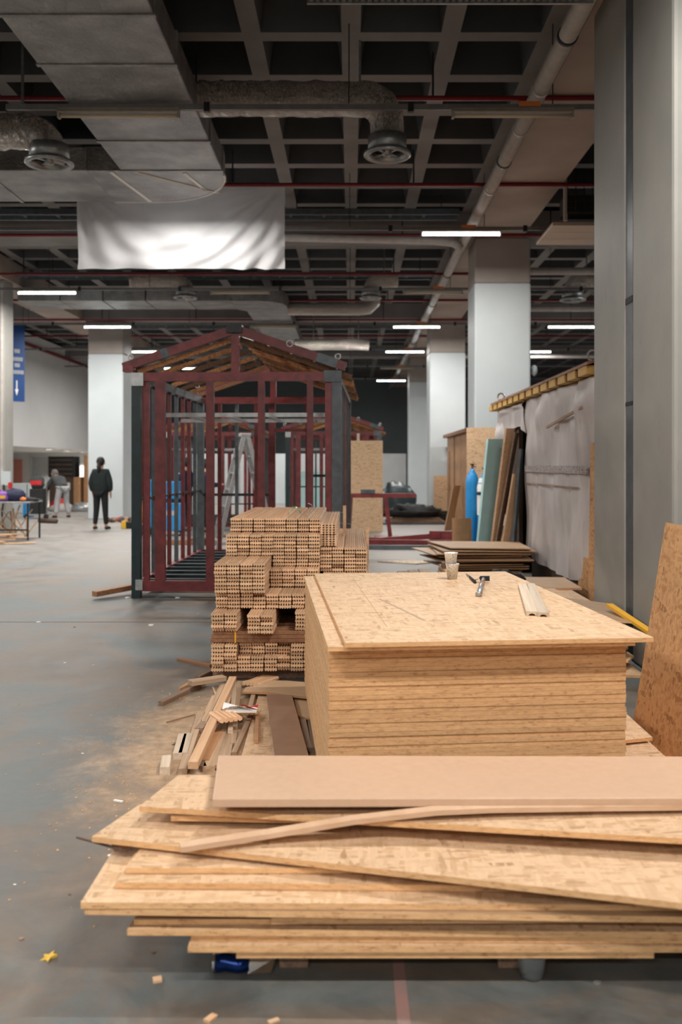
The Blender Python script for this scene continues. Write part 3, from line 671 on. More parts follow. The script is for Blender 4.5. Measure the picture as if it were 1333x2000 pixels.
# ================================================================== RIGHT SIDE: sheeted cabin
wx = 2.34
sc = thing('sheeted_cabin', 'cabin wrapped in greyish plastic sheet with batten ends under its roof edge', 'cabin', (wx+.5, 11.6, 0))
wobj('wall_core', MB().box(wx+.06, wx+.12, 8.8, 12.15, .0, 2.33), 'brown_box', sc)
wobj('wall_core', MB().box(wx+.06, wx+.12, 13.1, 14.6, .0, 2.33), 'brown_box', sc)
wobj('gable_wall', MB().box(wx+.12, wx+.9, 14.55, 14.6, .0, 2.4), 'brown_box', sc)
wobj('gable_wall', MB().box(wx+.12, wx+.9, 8.8, 8.85, .0, 2.6), 'brown_box', sc)
wobj('inner_wall', MB().box(wx+.85, wx+.9, 8.85, 14.55, .0, 2.4), 'black', sc)
def psheet(y0, y1, zb, zt, nu, seed):
    rd = random.Random(seed); ph = [rd.uniform(0, 6.28) for _ in range(6)]
    def f(u, v):
        y = y0+(y1-y0)*u; z = zb(u)+(zt(u)-zb(u))*v
        d = .018*math.sin(7*y+ph[0]+2*v)+.014*math.sin(15*y+ph[1]-3*v)+.02*math.sin(5*z+3*y+ph[2])+.03*(1-v)*math.sin(3*y+ph[3])
        if v > .78: d -= .03*math.sin((v-.78)/.22*PI)*(1+math.sin(6*y+ph[4]))
        return (wx+d*.8, y, z)
    return MB().grid(f, nu, 40)
wobj('plastic_sheet', psheet(8.75, 12.2, lambda u: .42-.12*math.sin(3*u), lambda u: 2.40, 60, 1), 'plastic_sheet', sc, True)
wobj('plastic_sheet', psheet(12.2, 14.6, lambda u: 1.96+.12*math.sin(5*u), lambda u: 2.39, 30, 2), 'plastic_sheet', sc, True)
wobj('plastic_sheet', psheet(13.85, 14.6, lambda u: .6, lambda u: 2.2, 14, 3), 'plastic_sheet', sc, True)
wobj('print_tape', MB().box(wx-.045, wx-.03, 8.95, 12.1, 1.45, 1.53), 'print_strip', sc)
wobj('hem_strip', MB().box(wx-.045, wx-.03, 9.3, 12.1, 1.30, 1.312), 'old_wood', sc)
wobj('hanging_bar', MB().bar((wx-.05, 9.05, 2.11), (wx-.05, 10.7, 1.98), .02, .03), 'old_wood', sc)
k = 0; y = 8.75
while y < 14.6:
    wobj('batten_end', MB().box(wx-.09, wx+.9, y, y+.33, 2.41, 2.49), 'batten_yellow', sc)
    wobj('batten_gap', MB().box(wx-.07, wx+.88, y+.33, y+.45, 2.415, 2.485), 'black', sc); y += .45
wobj('roof_sheet', MB().add([(wx-.1,8.7,2.49),(wx+1.0,8.7,2.83),(wx+1.0,14.7,2.83),(wx-.1,14.7,2.49),(wx-.1,8.7,2.52),(wx+1.0,8.7,2.86),(wx+1.0,14.7,2.86),(wx-.1,14.7,2.52)],[(0,1,2,3),(4,5,6,7),(0,1,5,4),(1,2,6,5),(2,3,7,6),(3,0,4,7)]), 'pine_dark', sc)
for yy in (8.95, 14.4): wobj('eye_bolt', MB().torus((wx+.02, yy, 2.61), .05, .014, 'y', 14, 6), 'chrome', sc)
wobj('base_panel', MB().box(wx-.02, wx+.04, 8.6, 9.35, 0, .62), 'osb_dark', sc)
wobj('edge_panel', MB().bar((wx-.06, 8.62, .0), (wx-.02, 8.66, 1.75), .05, .22, (0,1,0)), 'osb_dark', sc)

def sheet(name, poly, z, th, mats, label, cat='sheet', group=None, tilt=None, top=None):
    """flat sheet with outline poly [(x,y)...]; tilt(x,y) adds height"""
    mbx = MB(); f = tilt or (lambda x, y: 0.0)
    mbx.prism(poly, lambda x, y: z+f(x, y), lambda x, y: z+th+f(x, y), 1)
    return tag(obj(name, mbx, mats), label, cat, group)
def leaner(name, p0, p1, w, th, mat, label, along=(0,1,0), cat='board', group=None):
    """board from foot p0 to top p1, w wide along 'along'"""
    p0 = Vector(p0); p1 = Vector(p1); a = Vector(along).normalized(); d = (p1-p0).normalized(); n = a.cross(d).normalized()
    vs = [p+a*i*w/2+n*j*th/2 for p in (p0, p1) for i, j in ((-1,-1),(1,-1),(1,1),(-1,1))]
    return tag(obj(name, MB().add(vs, [(3,2,1,0),(4,5,6,7),(0,1,5,4),(1,2,6,5),(2,3,7,6),(3,0,4,7)]), mat), label, cat, group)
# boards leaning on the sheeted cabin
leaner('foam_board', (1.90, 13.2, 0.01), (2.13, 13.5, 1.92), .30, .05, 'foam_teal', 'pale blue foam board leaning against the sheeted cabin', (1,.55,0))
leaner('leaning_board', (1.93, 12.6, 0.01), (2.22, 12.8, 2.05), .15, .04, 'pine', 'tall tan board leaning beside the pale blue foam board', (1,.6,0))
leaner('leaning_board', (1.90, 12.4, 0.01), (2.26, 12.5, 1.98), .25, .02, 'old_wood', 'dark thin board leaning right behind the tall tan board', (.4,1,0))
leaner('leaning_board', (1.98, 12.25, 0.01), (2.22, 12.3, 1.42), .11, .03, 'pine', 'short brown board leaning in front of the dark opening', (1,.6,0))
leaner('leaning_board', (2.12, 12.15, 0.01), (2.27, 12.2, 1.75), .12, .03, 'grey_steel', 'narrow grey bar leaning in the dark opening of the sheeted cabin', (.5,1,0))
leaner('osb_sheet', (2.42, 16.10, 0.005), (2.42, 16.22, 2.2), .75, .018, 'osb', 'tall board sheet leaning on the front of the white column', (1,0,0), 'sheet')
# gas cylinders
def cylinder(x, y, h, label, wrap=False):
    r = thing('gas_cylinder', label, 'gas cylinder', (x, y, 0), 0, 'blue gas cylinders')
    R = .115
    obj('body', MB().lathe([(0,0),(R*.9,0),(R,.03),(R,h-.3),(R*.93,h-.22),(R*.7,h-.14),(R*.38,h-.09),(R*.34,h-.05),(0,h-.05)], n=24), 'blue', r, True)
    obj('valve', MB().tube([(0,0,h-.06),(0,0,h+.03)], .022, 8), 'pine_dark', r); obj('valve_wheel', MB().lathe([(0,h+.02),(.04,h+.02),(.04,h+.04),(0,h+.04)], n=12), 'dark_metal', r)
    obj('valve_outlet', MB().tube([(0,0,h-.01),(.07,-.02,h-.01)], .014, 8), 'chrome', r)
    if wrap:
        obj('paper_label', MB().lathe([(R+.004,h-.75),(R+.006,h-.6),(R+.006,h-.45),(R+.004,h-.42)], n=24), 'paper', r, True); obj('chain_band', MB().torus((0,0,h-.38), R+.01, .022, 'z', 24, 6), 'teal_steel', r, True)
        obj('shoulder_wrap', MB().lathe([(R+.005,h-.36),(R+.004,h-.28),(R*.75,h-.13)], n=24), 'paper', r, True)
cylinder(2.08, 15.7, 1.52, 'blue gas cylinder standing by the white column, left of the pair')
cylinder(2.24, 15.4, 1.45, 'blue gas cylinder with a white wrap, right of the pair', True)
# curled fibreboard
def cf(u, v): a = -1.3+2.4*u; return (1.72+.16*math.sin(a), 14.2-.12*math.cos(a), .0+.72*v)
mbc = MB().grid(cf, 14, 2); mbc2 = MB().grid(lambda u, v: tuple(a+b for a, b in zip(cf(u, v), (.0, .012, 0))), 14, 2); mbc.add(mbc2.v, mbc2.f)
tag(obj('curled_board', mbc, 'cabinet_board', None, True), 'curled piece of brown fibreboard standing by the pale blue board', 'board')

# pile of hardboard sheets in front of the sheeted cabin
pz = .22
for j, (xa, xb, ya, yb) in enumerate(((1.25,2.18,10.2,11.1),(1.2,2.2,10.15,11.2),(1.15,2.2,10.1,11.3),(1.22,2.12,10.05,11.2),(1.3,2.22,10.1,11.25),(1.1,2.2,10.0,11.3),(1.2,2.22,9.95,11.3),(1.08,2.1,10.1,11.35),(1.0,2.2,10.05,11.4),(1.05,2.22,10.0,11.4),(1.12,2.25,10.0,11.4),(1.22,2.2,10.05,11.45))):
    sk = random.uniform(-.06,.06); pz += .012+random.choice((.004,.010,.018))
    ya += 1.15; yb += .75
    sheet('hardboard_sheet', [(xa, ya+sk), (xb, ya-sk), (xb+.02, yb-sk), (xa-.10*(j % 3), yb+sk)], pz, .012, ['hardboard', 'cabinet_board'], 'topmost hardboard sheet of the pile before the sheeted cabin' if j == 11 else f'{ORD[11-j]} tan hardboard sheet from the top of the pile before the sheeted cabin', 'sheet', 'hardboard sheets in a pile')
tag(obj('pallet', (lambda q: [q.box(1.2+.42*k, 1.3+.42*k, 11.25, 11.95, 0, .09) for k in range(3)] and q.box(1.2, 2.14, 11.25, 11.4, .09, .11).box(1.2, 2.14, 11.5, 11.65, .09, .11).box(1.2, 2.14, 11.8, 11.95, .09, .11).box(1.25,2.1,11.3,11.9,.11,.225))(MB()), 'old_wood'), 'dark wooden pallet under the hardboard pile', 'pallet')
# boards on floor left of that pile
for j, (x, lb) in enumerate(((.50,'leftmost of three short pale planks side by side behind the sheet stack'),(.62,'middle of three short pale planks side by side behind the sheet stack'),(.74,'rightmost of three short pale planks side by side behind the sheet stack'))):
    tag(obj('short_plank', MB().cbox(x, x+.115, 9.5, 9.95+.1*j, .36, .39, .004), 'batten'), lb, 'plank', 'short planks behind the sheet stack')
tag(obj('plank_support', MB().cbox(.48, .9, 9.55, 9.85, 0, .36, .01), 'brown_box'), 'dark box carrying the three short pale planks', 'box')
for j in range(5):
    tag(obj('stacked_plank', MB().cbox(.93+.008*j, 1.06+.008*j, 9.0+.05*j, 10.0, .30+.032*j, .33+.032*j, .003), 'pine' if j == 4 else 'batten'), 'topmost plank of the small plank pile behind the paper cups' if j == 4 else 'plank in the small pile behind the paper cups, below the topmost', 'plank', 'planks piled behind the paper cups')
tag(obj('plank_support', MB().box(.95, 1.07, 9.1, 9.9, 0, .30), 'old_wood'), 'dark block carrying the small plank pile', 'box')
tag(obj('wood_block', MB().cbox(.95, 1.02, 9.55, 9.68, .462, .52, .004), 'old_wood'), 'small grey wooden block on top of the small plank pile', 'block')
# low pile along the grey twin column: flat sheets, splintered ends
def lowpile(poly, z, th, label, mats=('osb', 'osb_edge')): return sheet('osb_offcut', poly, z, th, list(mats), label, 'sheet', 'offcut sheets in the pile by the twin column')
lowpile([(1.35,6.7),(2.13,6.62),(2.15,9.6),(1.30,9.6)], .0, .018, 'lowest sheet of the pile along the twin column')
zz = .02; names = ['second', 'third', 'fourth', 'fifth', 'sixth', 'seventh', 'eighth', 'ninth', 'tenth', 'eleventh', 'twelfth']
rd = random.Random(3)
for j in range(11):
    xa = 1.28+rd.uniform(-.03,.12); xb = 2.16-rd.uniform(0,.06); ya = 6.75+rd.uniform(0,.4); yb = 9.5+rd.uniform(-.3,.2)
    jag = [(xa, yb), (xa, ya+.12), (xa+.12, ya+.02), (xa+.3, ya+.10), (xa+.42, ya+rd.uniform(0,.08)), (xb-.25, ya+.05), (xb-.1, ya-rd.uniform(0,.1)), (xb, ya+.1), (xb, yb)]
    zz += .029
    if j < 9: lowpile(jag, zz, .016, f'{names[j]} splintered sheet from below in the pile along the twin column', ('osb', 'osb_edge') if j % 3 else ('hardboard', 'cabinet_board')); ztop = zz; zz += rd.uniform(.0, .016)
zt = ztop+.017
def rot(poly, a, c): return [(c[0]+(x-c[0])*math.cos(a)-(y-c[1])*math.sin(a), c[1]+(x-c[0])*math.sin(a)+(y-c[1])*math.cos(a)) for x, y in poly]
lowpile([(1.25,7.35),(1.5,7.3),(1.62,7.42),(1.85,7.28),(1.98,7.5),(1.93,8.7),(1.2,8.7)], zt, .018, 'pale sheet with a broken front edge on the pile by the twin column')
lowpile(rot([(1.72,6.9),(2.1,6.75),(2.16,7.6),(1.8,8.0)], -.05, (2,7.2)), zt+.022, .014, 'thin broken sheet lying against the foot of the twin column', ('hardboard', 'osb_edge'))
lowpile([(1.15,8.75),(2.2,8.72),(2.22,9.55),(1.2,9.6)], zt, .02, 'brown fibreboard sheet at the far end of the pile by the twin column', ('hardboard', 'cabinet_board'))
tag(obj('yellow_batten', MB().bar((2.03, 7.2, zt+.09), (2.13, 6.5, zt+.0), .055, .022), 'strap'), 'mustard yellow batten sloping down off the pile by the column', 'batten')
# low sheets between the stack and the leaning sheet
for j, (xa, xb, ya, yb) in enumerate(((1.18,1.66,3.6,6.5),(1.2,1.6,4.2,6.55),(1.24,1.62,4.8,6.5))):
    sheet('osb_offcut', [(xa,ya),(xb,ya+.12),(xb,yb),(xa,yb)], .0+.03*j, .018 if j else .018, ['osb', 'osb_edge'], ['lowest', 'middle', 'upper'][j]+' flat board strip on the floor right of the sheet stack', 'sheet', 'board strips right of the stack')
for j in range(4):
    tag(obj('osb_offcut', MB().box(1.22, 1.6-.02*j, 5.55+.06*j, 6.55, .080+.085*j if j else .0785, .10+.085*j), ['osb']), f'{["first","second","third","fourth"][j]} board from below in the gap between the stack and the leaning sheet', 'sheet', 'board strips right of the stack')
    if j: tag(obj('spacer_block', MB().box(1.3, 1.5, 5.9, 6.4, .0155+.085*j, .0795+.085*j), 'old_wood'), f'{["","lower","middle","upper"][j]} spacer block between board strips right of the stack', 'block')
# black cloth heap
def heap(name, c, r, mat, label, cat, seed, rough=.2, n=14):
    m_ = MB().blob((c[0], c[1], c[2]+r[2]*.35), r, n, rough, seed); m_.v = [(x, y, max(z, c[2])) for x, y, z in m_.v]
    return tag(obj(name, m_, mat, None, True), label, cat)
heap('cloth', (1.47, 8.95, zt+.021), (.22,.16,.10), 'black', 'black crumpled jacket lying on the board pile behind the stack', 'jacket', 5)

# large sheet leaning at the right edge, carried by an upright stack behind it
pf, pt = G(1235, 1425), None
lean = thing('osb_sheet', 'large orange brown board sheet leaning at the right picture edge', 'sheet', (1.66, 4.2, 0))
a0 = Vector((1.635, 5.33, .0)); b0 = Vector((1.83, 5.33, 1.205)); L_ = Vector((.02, -2.44, 0)); n_ = Vector((.987, 0, -.16))*.018
vs = [a0, a0+L_, b0+L_, b0, a0+n_+Vector((0,0,.003)), a0+L_+n_+Vector((0,0,.003)), b0+L_+n_, b0+n_]
mbx = MB(); mbx.add(vs, [(0,1,2,3),(7,6,5,4)], 0); mbx.add(vs, [(0,1,5,4),(1,2,6,5),(2,3,7,6),(3,0,4,7)], 1); wobj('sheet_body', mbx, ['osb_dark', 'osb_edge'], lean)
tr = thing('trestle', 'steel trestle behind the leaning sheet at the right edge', 'trestle', (2.05, 4.2, 0))
for yy in (3.3, 5.0):
    wobj('leg', MB().bar((1.90,yy,0), (2.0,yy,1.1), .05, .05), 'grey_steel', tr); wobj('leg', MB().bar((2.3,yy,0), (2.04,yy,1.1), .05, .05), 'grey_steel', tr)
wobj('top_rail', MB().box(1.86, 2.1, 3.2, 5.1, 1.1, 1.15), 'grey_steel', tr)

# ================================================================== THE SHEET STACK
ZT = .86
cs = H-ZT
def gp(x, y): q = G(x, y, ZT); return q
fl, fr, bl_, br_ = gp(675,1256), gp(1288,1245), gp(611,1121), gp(980,1118)
ang = math.atan2(fr.y-fl.y, fr.x-fl.x)                      # turn of the stack
u = Vector((math.cos(ang), math.sin(ang), 0)); v = Vector((-math.sin(ang), math.cos(ang), 0))
SW, SL = 1.22, 2.25
base = gp(647, 1254)+v*.125                                  # front left corner of the sheets below the top one
base.z = 0
def sheet_mesh(w_, l_, th):
    m_ = MB(); m_.mat(1).box(0, w_, 0, l_, 0, th); m_.m[-6:] = [0,0,1,1,1,1]; return m_.mesh('sheet', ['osb', 'osb_edge'])
TH, PT = .0176, .0184
me = sheet_mesh(SW, SL, TH)
nsh = int((ZT-2*PT-.06)/PT); z = ZT-.0176-PT
rd = random.Random(11)
for k in range(nsh):
    o = bpy.data.objects.new('osb_sheet', me); COL.objects.link(o)
    j = Vector((rd.uniform(-.003,.003), rd.uniform(-.004,.004), 0)) if k else Vector((-.012,-.125,0))
    p = base+u*j.x+v*j.y; o.location = (p.x, p.y, z); o.rotation_euler = (0,0,ang+rd.uniform(-.0012,.0012)*(k > 0)); z -= PT
    tag(o, 'second sheet from the top of the big stack, showing as a strip at the left' if k == 0 else f'{ORD[k+1]} board sheet from the top of the big square stack' if k < 24 else 'board sheet low in the big square stack, hidden behind the smooth plank', 'sheet', 'board sheets in the big stack')
zlow = z+PT
top = bpy.data.objects.new('osb_sheet', sheet_mesh(1.22, SL, .0176)); COL.objects.link(top)
p = fl-v*.0; top.location = (p.x, p.y, ZT-.0176); top.rotation_euler = (0,0,ang)
tag(top, 'topmost board sheet of the big stack, overhanging its front and right side', 'sheet', 'board sheets in the big stack')
for k in range(3):
    o = thing('stack_bearer', ['front', 'middle', 'rear'][k]+' timber bearer under the big board stack', 'bearer', tuple(base+v*(.2+.9*k)), ang, 'bearers under the board stack')
    obj('beam', MB().box(.02, SW-.02, -.04, .04, 0, zlow-.0005), 'old_wood', o)
for a_, b_, lb in (((690,1130),(757,1225),'pencil_line'), ((742,1170),(830,1212),'chalk_smudge')):
    pa, pb = G(*a_, ZT), G(*b_, ZT); m_ = MB().bar(pa+Vector((0,0,.0002)), pb+Vector((0,0,.0002)), .003 if lb == 'pencil_line' else .012, .0006)
    iv = Matrix.Rotation(-ang, 4, 'Z') @ Matrix.Translation(-top.location); m_.v = [tuple(iv @ Vector(q)) for q in m_.v]; obj(lb, m_, 'cabinet_board' if lb == 'pencil_line' else 'hardboard', top)
# things on the stack -------------------------------------------------
q = G(884, 1131, ZT)
r = thing('paper_cups', 'two nested white paper cups with dark print on the board stack', 'cups', tuple(q))
def cup(z0, dx, par, n_): 
    o = obj(n_, MB().lathe([(0,z0+.004),(.028,z0+.004),(.028,z0),(.039,z0+.088),(.042,z0+.09),(.042,z0+.093),(.038,z0+.092),(.027,z0+.01)], (dx,0,0), 24), 'cup', par, True); return o
cup(0, 0, r, 'lower_cup'); cup(.065, -.008, r, 'upper_cup')
def knob(p0, p1, w, h, mat, name, par): return obj(name, MB().bar(p0, p1, w, h), mat, par)
q0, q1 = G(936, 1166, ZT), G(947, 1132, ZT)
r = thing('hammer', 'small hammer with pale handle lying on the board stack', 'hammer', (q0.x, q0.y, ZT)); d = (q1-q0)
d.z = 0; d *= .8
obj('handle', MB().tube([Vector((0,0,.017)), d*.5+Vector((0,0,.019)), d+Vector((0,0,.022))], [.017,.014,.012], 10), 'light_steel', r, True)
obj('grip_band', MB().tube([d*.56+Vector((0,0,.0195)), d*.74+Vector((0,0,.0205))], .0148, 10), 'pine_dark', r, True)
s_ = Vector((d.y, -d.x, 0)).normalized()
obj('head', MB().bar(d-s_*.02+Vector((0,0,.024)), d+s_*.035+Vector((0,0,.026)), .024, .028), 'dark_metal', r); obj('claw', MB().bar(d-s_*.02+Vector((0,0,.026)), d-s_*.045+Vector((0,.01,.014)), .02, .01), 'chrome', r)
a, b = G(912, 1123, ZT), G(929, 1140, ZT)
r = thing('chisel', 'slim metal scriber lying behind the hammer on the stack', 'tool', tuple(a)); e = b-a; e.z = 0
obj('blade', MB().tube([Vector((0,0,.006)), e*.45+Vector((0,0,.006))], [.004,.007], 8), 'chrome', r, True); obj('handle', MB().tube([e*.45+Vector((0,0,.008)), e+Vector((0,0,.008))], [.007,.008], 8), 'black', r, True)
# two grooved offcuts side by side
def molding(a, b, w, label):
    a = Vector(a); b = Vector(b); d = b-a; L = d.length; ang2 = math.atan2(d.y, d.x)-PI/2
    prof = [(-.5,0),(-.3,0),(-.22,.45),(0,.62),(.22,.45),(.3,0),(.5,0),(.5,1),(.42,1.12),(-.42,1.12),(-.5,1)]
    m_ = MB(); n = len(prof); vs = [(x*w, yy, zz*.018) for yy in (0, L) for x, zz in prof]
    m_.add(vs, [tuple(range(n)), tuple(range(2*n-1, n-1, -1))]+[(i, (i+1) % n, n+(i+1) % n, n+i) for i in range(n)])
    o = bpy.data.objects.new('molding_offcut', m_.mesh('molding_offcut', 'pale_wood')); COL.objects.link(o); o.location = a; o.rotation_euler = (0,0,ang2)
    tag(o, label, 'offcut', 'wood offcuts on the board stack')
molding(G(1040,1203,ZT), G(1022,1147,ZT), .052, 'left one of two pale wood offcuts on the board stack')
molding(G(1062,1205,ZT), G(1036,1146,ZT), .052, 'right one of two pale wood offcuts on the board stack')

# ================================================================== DECKING BOARD STACK
BW, BH, BL = .0905, .0262, 2.4
def deck_profile(w, h):
    c, n_ = .011, 4; pr = [(-w/2+c, 0)]
    for k in range(n_):
        x = -w/2+w*(k+1)/(n_+1); pr += [(x-.005, 0), (x-.004, .0065), (x+.004, .0065), (x+.005, 0)]
    pr += [(w/2-c, 0), (w/2, c*.7), (w/2-.004, h/2), (w/2, h-c*.7), (w/2-c, h)]
    for k in reversed(range(n_)):
        x = -w/2+w*(k+1)/(n_+1); pr += [(x+.005, h), (x+.004, h-.0065), (x-.004, h-.0065), (x-.005, h)]
    pr += [(-w/2+c, h), (-w/2, h-c*.7), (-w/2+.004, h/2), (-w/2, c*.7)]
    return pr
def deck_mesh(L, nm, w=BW, h=BH):
    pr = deck_profile(w, h); n = len(pr); m_ = MB()
    vs = [(x, y, z) for y in (0, L) for x, z in pr]
    m_.add(vs, [(i, (i+1) % n, n+(i+1) % n, n+i) for i in range(n)], 0); m_.add(vs, [tuple(range(n)), tuple(range(2*n-1, n-1, -1))], 1)
    return m_.mesh(nm, ['pine', 'pine_end'])
dm = deck_mesh(BL-.25, 'decking_board'); dms = deck_mesh(1.85, 'decking_board_short')
rd = random.Random(21); LH = .0276
DECKX = [-.985+.186*k for k in range(6)]
def bundle(col, zlo, n, yf, label, xoff=0.0, mesh=None, yj=.012, droop=0.0):
    for k in range(n):
        for s in (0, 1):
            o = bpy.data.objects.new('decking_board', mesh or dm); COL.objects.link(o)
            o.location = (DECKX[col]+xoff+.046+s*.0915+rd.uniform(-.0025,.0025), yf+rd.uniform(-yj, yj)+(.03 if rd.random() < .08 else 0), zlo+k*LH)
            o.rotation_euler = (0, 0, rd.uniform(-.002,.002)); tag(o, f'grooved {("left", "right")[s]} board, {ORD[n-1-k]} layer down, {label}', 'board', 'grooved decking boards in the stack')
on = ['first', 'second', 'third', 'fourth', 'fifth', 'sixth']
z0 = .085
for c in range(5):
    rec = (.0, .10, .09, .02, .0)[c]
    bundle(c, z0, 4 if c in (1,2) else 4, 6.44+(.02 if c else 0), f'{on[c]} bundle of the bottom course, lower half')
    bundle(c, z0+4*LH, 3, 6.44+rec, f'{on[c]} bundle of the bottom course, upper half')
zB = z0+7*LH+.002
# cross boards with yellow straps
for k in range(3):
    for j in range(4):
        o = tag(obj('cross_board', MB().cbox(-1.0+.01*k, -.02, 6.5+j*.1, 6.59+j*.1, zB+k*.0275, zB+.026+k*.0275, .003), 'pine_dark'), f'dark reddish crosswise board, {ORD[2-k]} layer down, {ORD[j]} from the front', 'board', 'crosswise boards in the decking stack')
for j in range(3):
    tag(obj('cross_board', MB().cbox(-1.0, .0, 7.2+j*.5, 7.29+j*.5, zB, zB+.0815, .003), 'pine_dark'), f'{ORD[j]} thick crosswise bearer deep in the decking stack, behind the dark boards', 'board', 'crosswise bearers in the decking stack')
for x in (-.82, -.26): tag(obj('strap', (lambda q: q.box(x-.006, x+.006, 6.492, 6.4965, zB-.0005, zB+.082).box(x-.006,x+.006,6.492,6.9,zB+.0815,zB+.083))(MB()), 'strap'), ('left' if x < -.5 else 'right')+' yellow strap round the crosswise boards', 'strap')
zC = zB+.084
for c, xo, yf in ((0, .0, 6.44), (1, .075, 6.38), (3, .03, 6.5), (4, .03, 6.55)): bundle(c, zC, 5, yf, f'{["first","second","","third","fourth"][c]} bundle above the dark crosswise boards', xo)
zD = zC+5*LH+.001
for c in range(5): bundle(c, zD, 4, 6.62+rd.uniform(-.02,.02), f'{on[c]} bundle of the third course', -.0)
zE = zD+4*LH+.004
for c in range(2):
    bundle(c, zE, 8, 6.58, f'protruding {on[c]} bundle at mid height of the stack')
    bundle(c, zE+8*LH, 6, 7.10, f'{on[c]} bundle set back below the topmost course', .012)
for c in (2, 3):
    bundle(c, zE, 5, 6.95, f'{on[c]} column at mid height, lower bundle')
    bundle(c, zE+5*LH, 9, 7.12, f'{on[c]} bundle just below the topmost course', .004)
for c in range(4): bundle(c, zE+14*LH+.003, 4, 7.36, f'{on[c]} bundle of the topmost course', .014 if c < 2 else 0, dms)
for c in (4, 5):
    bundle(c, zE, 3, 7.0 if c == 5 else 7.2, f'{"lower step" if c == 5 else "inner column"} at the right of the stack', .02)
    bundle(c, zE+3*LH, 7, 7.22, f'{"outer" if c == 5 else "inner"} column of the right step')
# hidden carrier under the outer right column
tag(obj('stack_bearer', MB().box(DECKX[5]-.0+.01, DECKX[5]+.2, 7.3, 9.0, .0, zE-.001), 'old_wood'), 'tall timber block carrying the right end of the decking stack', 'bearer')
for k in range(3): tag(obj('stack_bearer', MB().box(-1.0, -.06, 6.62+k*.85, 6.72+k*.85, .0, z0-.0005), 'old_wood'), ['front', 'middle', 'rear'][k]+' bearer on the floor under the decking stack', 'bearer', 'bearers under the decking stack')
# boards on edge on the right step
zR = zE+10*LH+.002
for k in range(5):
    o = bpy.data.objects.new('decking_board', dms); COL.objects.link(o); o.rotation_euler = (0, -PI/2, 0)
    o.location = (DECKX[4]+.022+.0275*k, 7.25+rd.uniform(-.01,.01), zR+.0465); tag(o, f'{ORD[k]} decking board from the left standing on edge, lower row', 'board', 'decking boards standing on edge')
for k in range(5):
    o = bpy.data.objects.new('decking_board', dms); COL.objects.link(o); o.rotation_euler = (0, -PI/2, 0)
    o.location = (DECKX[4]+.022+.0275*k, 7.25+rd.uniform(-.01,.01), zR+.0465+.0915); tag(o, f'{ORD[k]} decking board from the left standing on edge, upper row', 'board', 'decking boards standing on edge')
# stakes and wires
tag(obj('stake', MB().box(-.075, -.045, 8.55, 8.57, .3, 1.16), 'pine'), 'taller upright stake at the right end of the decking stack', 'stake')
tag(obj('stake', MB().box(.125, .155, 7.9, 7.92, .3, 1.0), 'pine'), 'shorter upright stake at the right end of the decking stack', 'stake')
tag(obj('wire', MB().tube([P(602,983,7.6), P(609,986,7.6), P(612,994,7.6), P(606,1001,7.6), P(600,999,7.6)], .003, 5), 'light_steel'), 'thin curled wire sticking up from the decking stack', 'wire')
tag(obj('wire', MB().tube([P(620,1000,8.5), P(676,1001,8.5)], .002, 5), 'light_steel'), 'upper thin wire stretched to the taller stake', 'wire')
tag(obj('wire', MB().tube([P(632,1019,8.4), P(692,1024,8.4)], .002, 5), 'light_steel'), 'lower thin wire stretched past the taller stake', 'wire')
lf = MB().grid(lambda a, b: (-.53+.11*a, 7.72+.02*(b-.5)*math.sin(PI*a)*2, zE+18*LH+.008+.06*math.sin(PI*a)-.03*a*0+.01*b), 10, 2)
tag(obj('plastic_strip', lf, 'leaf_green', None, True), 'curled green plastic strip on top of the decking stack', 'strip')

# ================================================================== DEBRIS ON THE FLOOR BETWEEN THE STACKS
def stick(p0, p1, w, h, mat, label, z=0.0, z1=None, name='batten', group='scrap wood on the floor', cat='scrap wood', taper=1.0):
    a = G(p0[0], p0[1], z); b = G(p1[0], p1[1], z if z1 is None else z1)
    d = b-a; L = d.length; m_ = MB(); k = w/2; kt = k*taper; c = min(w, h)*.08
    m_.add([(-k,0,0),(k,0,0),(k,0,h-c),(k-c,0,h),(-k+c,0,h),(-k,0,h-c),(-kt,L,0),(kt,L,0),(kt,L,h-c),(kt-c,L,h),(-kt+c,L,h),(-kt,L,h-c)],
           [(5,4,3,2,1,0),(6,7,8,9,10,11)]+[(i,(i+1) % 6,6+(i+1) % 6,6+i) for i in range(6)])
    o = bpy.data.objects.new(name, m_.mesh(name, mat)); COL.objects.link(o)
    o.matrix_world = Matrix.Translation(a) @ d.to_track_quat('Y', 'Z').to_matrix().to_4x4()
    return tag(o, label, cat, group)
stick((314,1379),(397,1339), .035, .03, 'old_wood', 'long brown stick pointing left out of the scrap heap')
stick((371,1338),(438,1328), .075, .03, 'batten', 'greyish board end lying by the foot of the decking stack', .05)
stick((386,1331),(416,1316), .05, .04, 'old_wood', 'dark stick end beside the foot of the decking stack')
stick((349,1290),(413,1303), .035, .022, 'pine_dark', 'reddish stick running under the decking stack')
stick((350,1350),(372,1338), .012, .02, 'cabinet_board', 'pointed splinter below the greyish board end', taper=3.5)
stick((377,1502),(455,1331), .050, .035, 'pine', 'long pale batten lying across the scrap heap', .05, .075)
stick((395,1424),(436,1344), .038, .03, 'batten', 'brown batten left of the long pale batten', .0)
stick((393,1416),(417,1364), .02, .02, 'batten', 'thin stick left of the brown battens')
stick((357,1513),(393,1399), .045, .03, 'batten', 'square batten at the left edge of the scrap heap')
stick((347,1484),(357,1445), .05, .035, 'pale_wood', 'left pale block of the pair beside the scrap heap', .0, None, 'block')
stick((357,1483),(368,1444), .05, .035, 'pale_wood', 'right pale block of the pair beside the scrap heap', .0, None, 'block')
stick((322,1514),(326,1490), .05, .04, 'pale_wood', 'single short block lying left of the scrap heap', .0, None, 'block')
stick((425,1501),(447,1398), .115, .018, 'batten', 'wide flat greyish board in the scrap heap', .01)
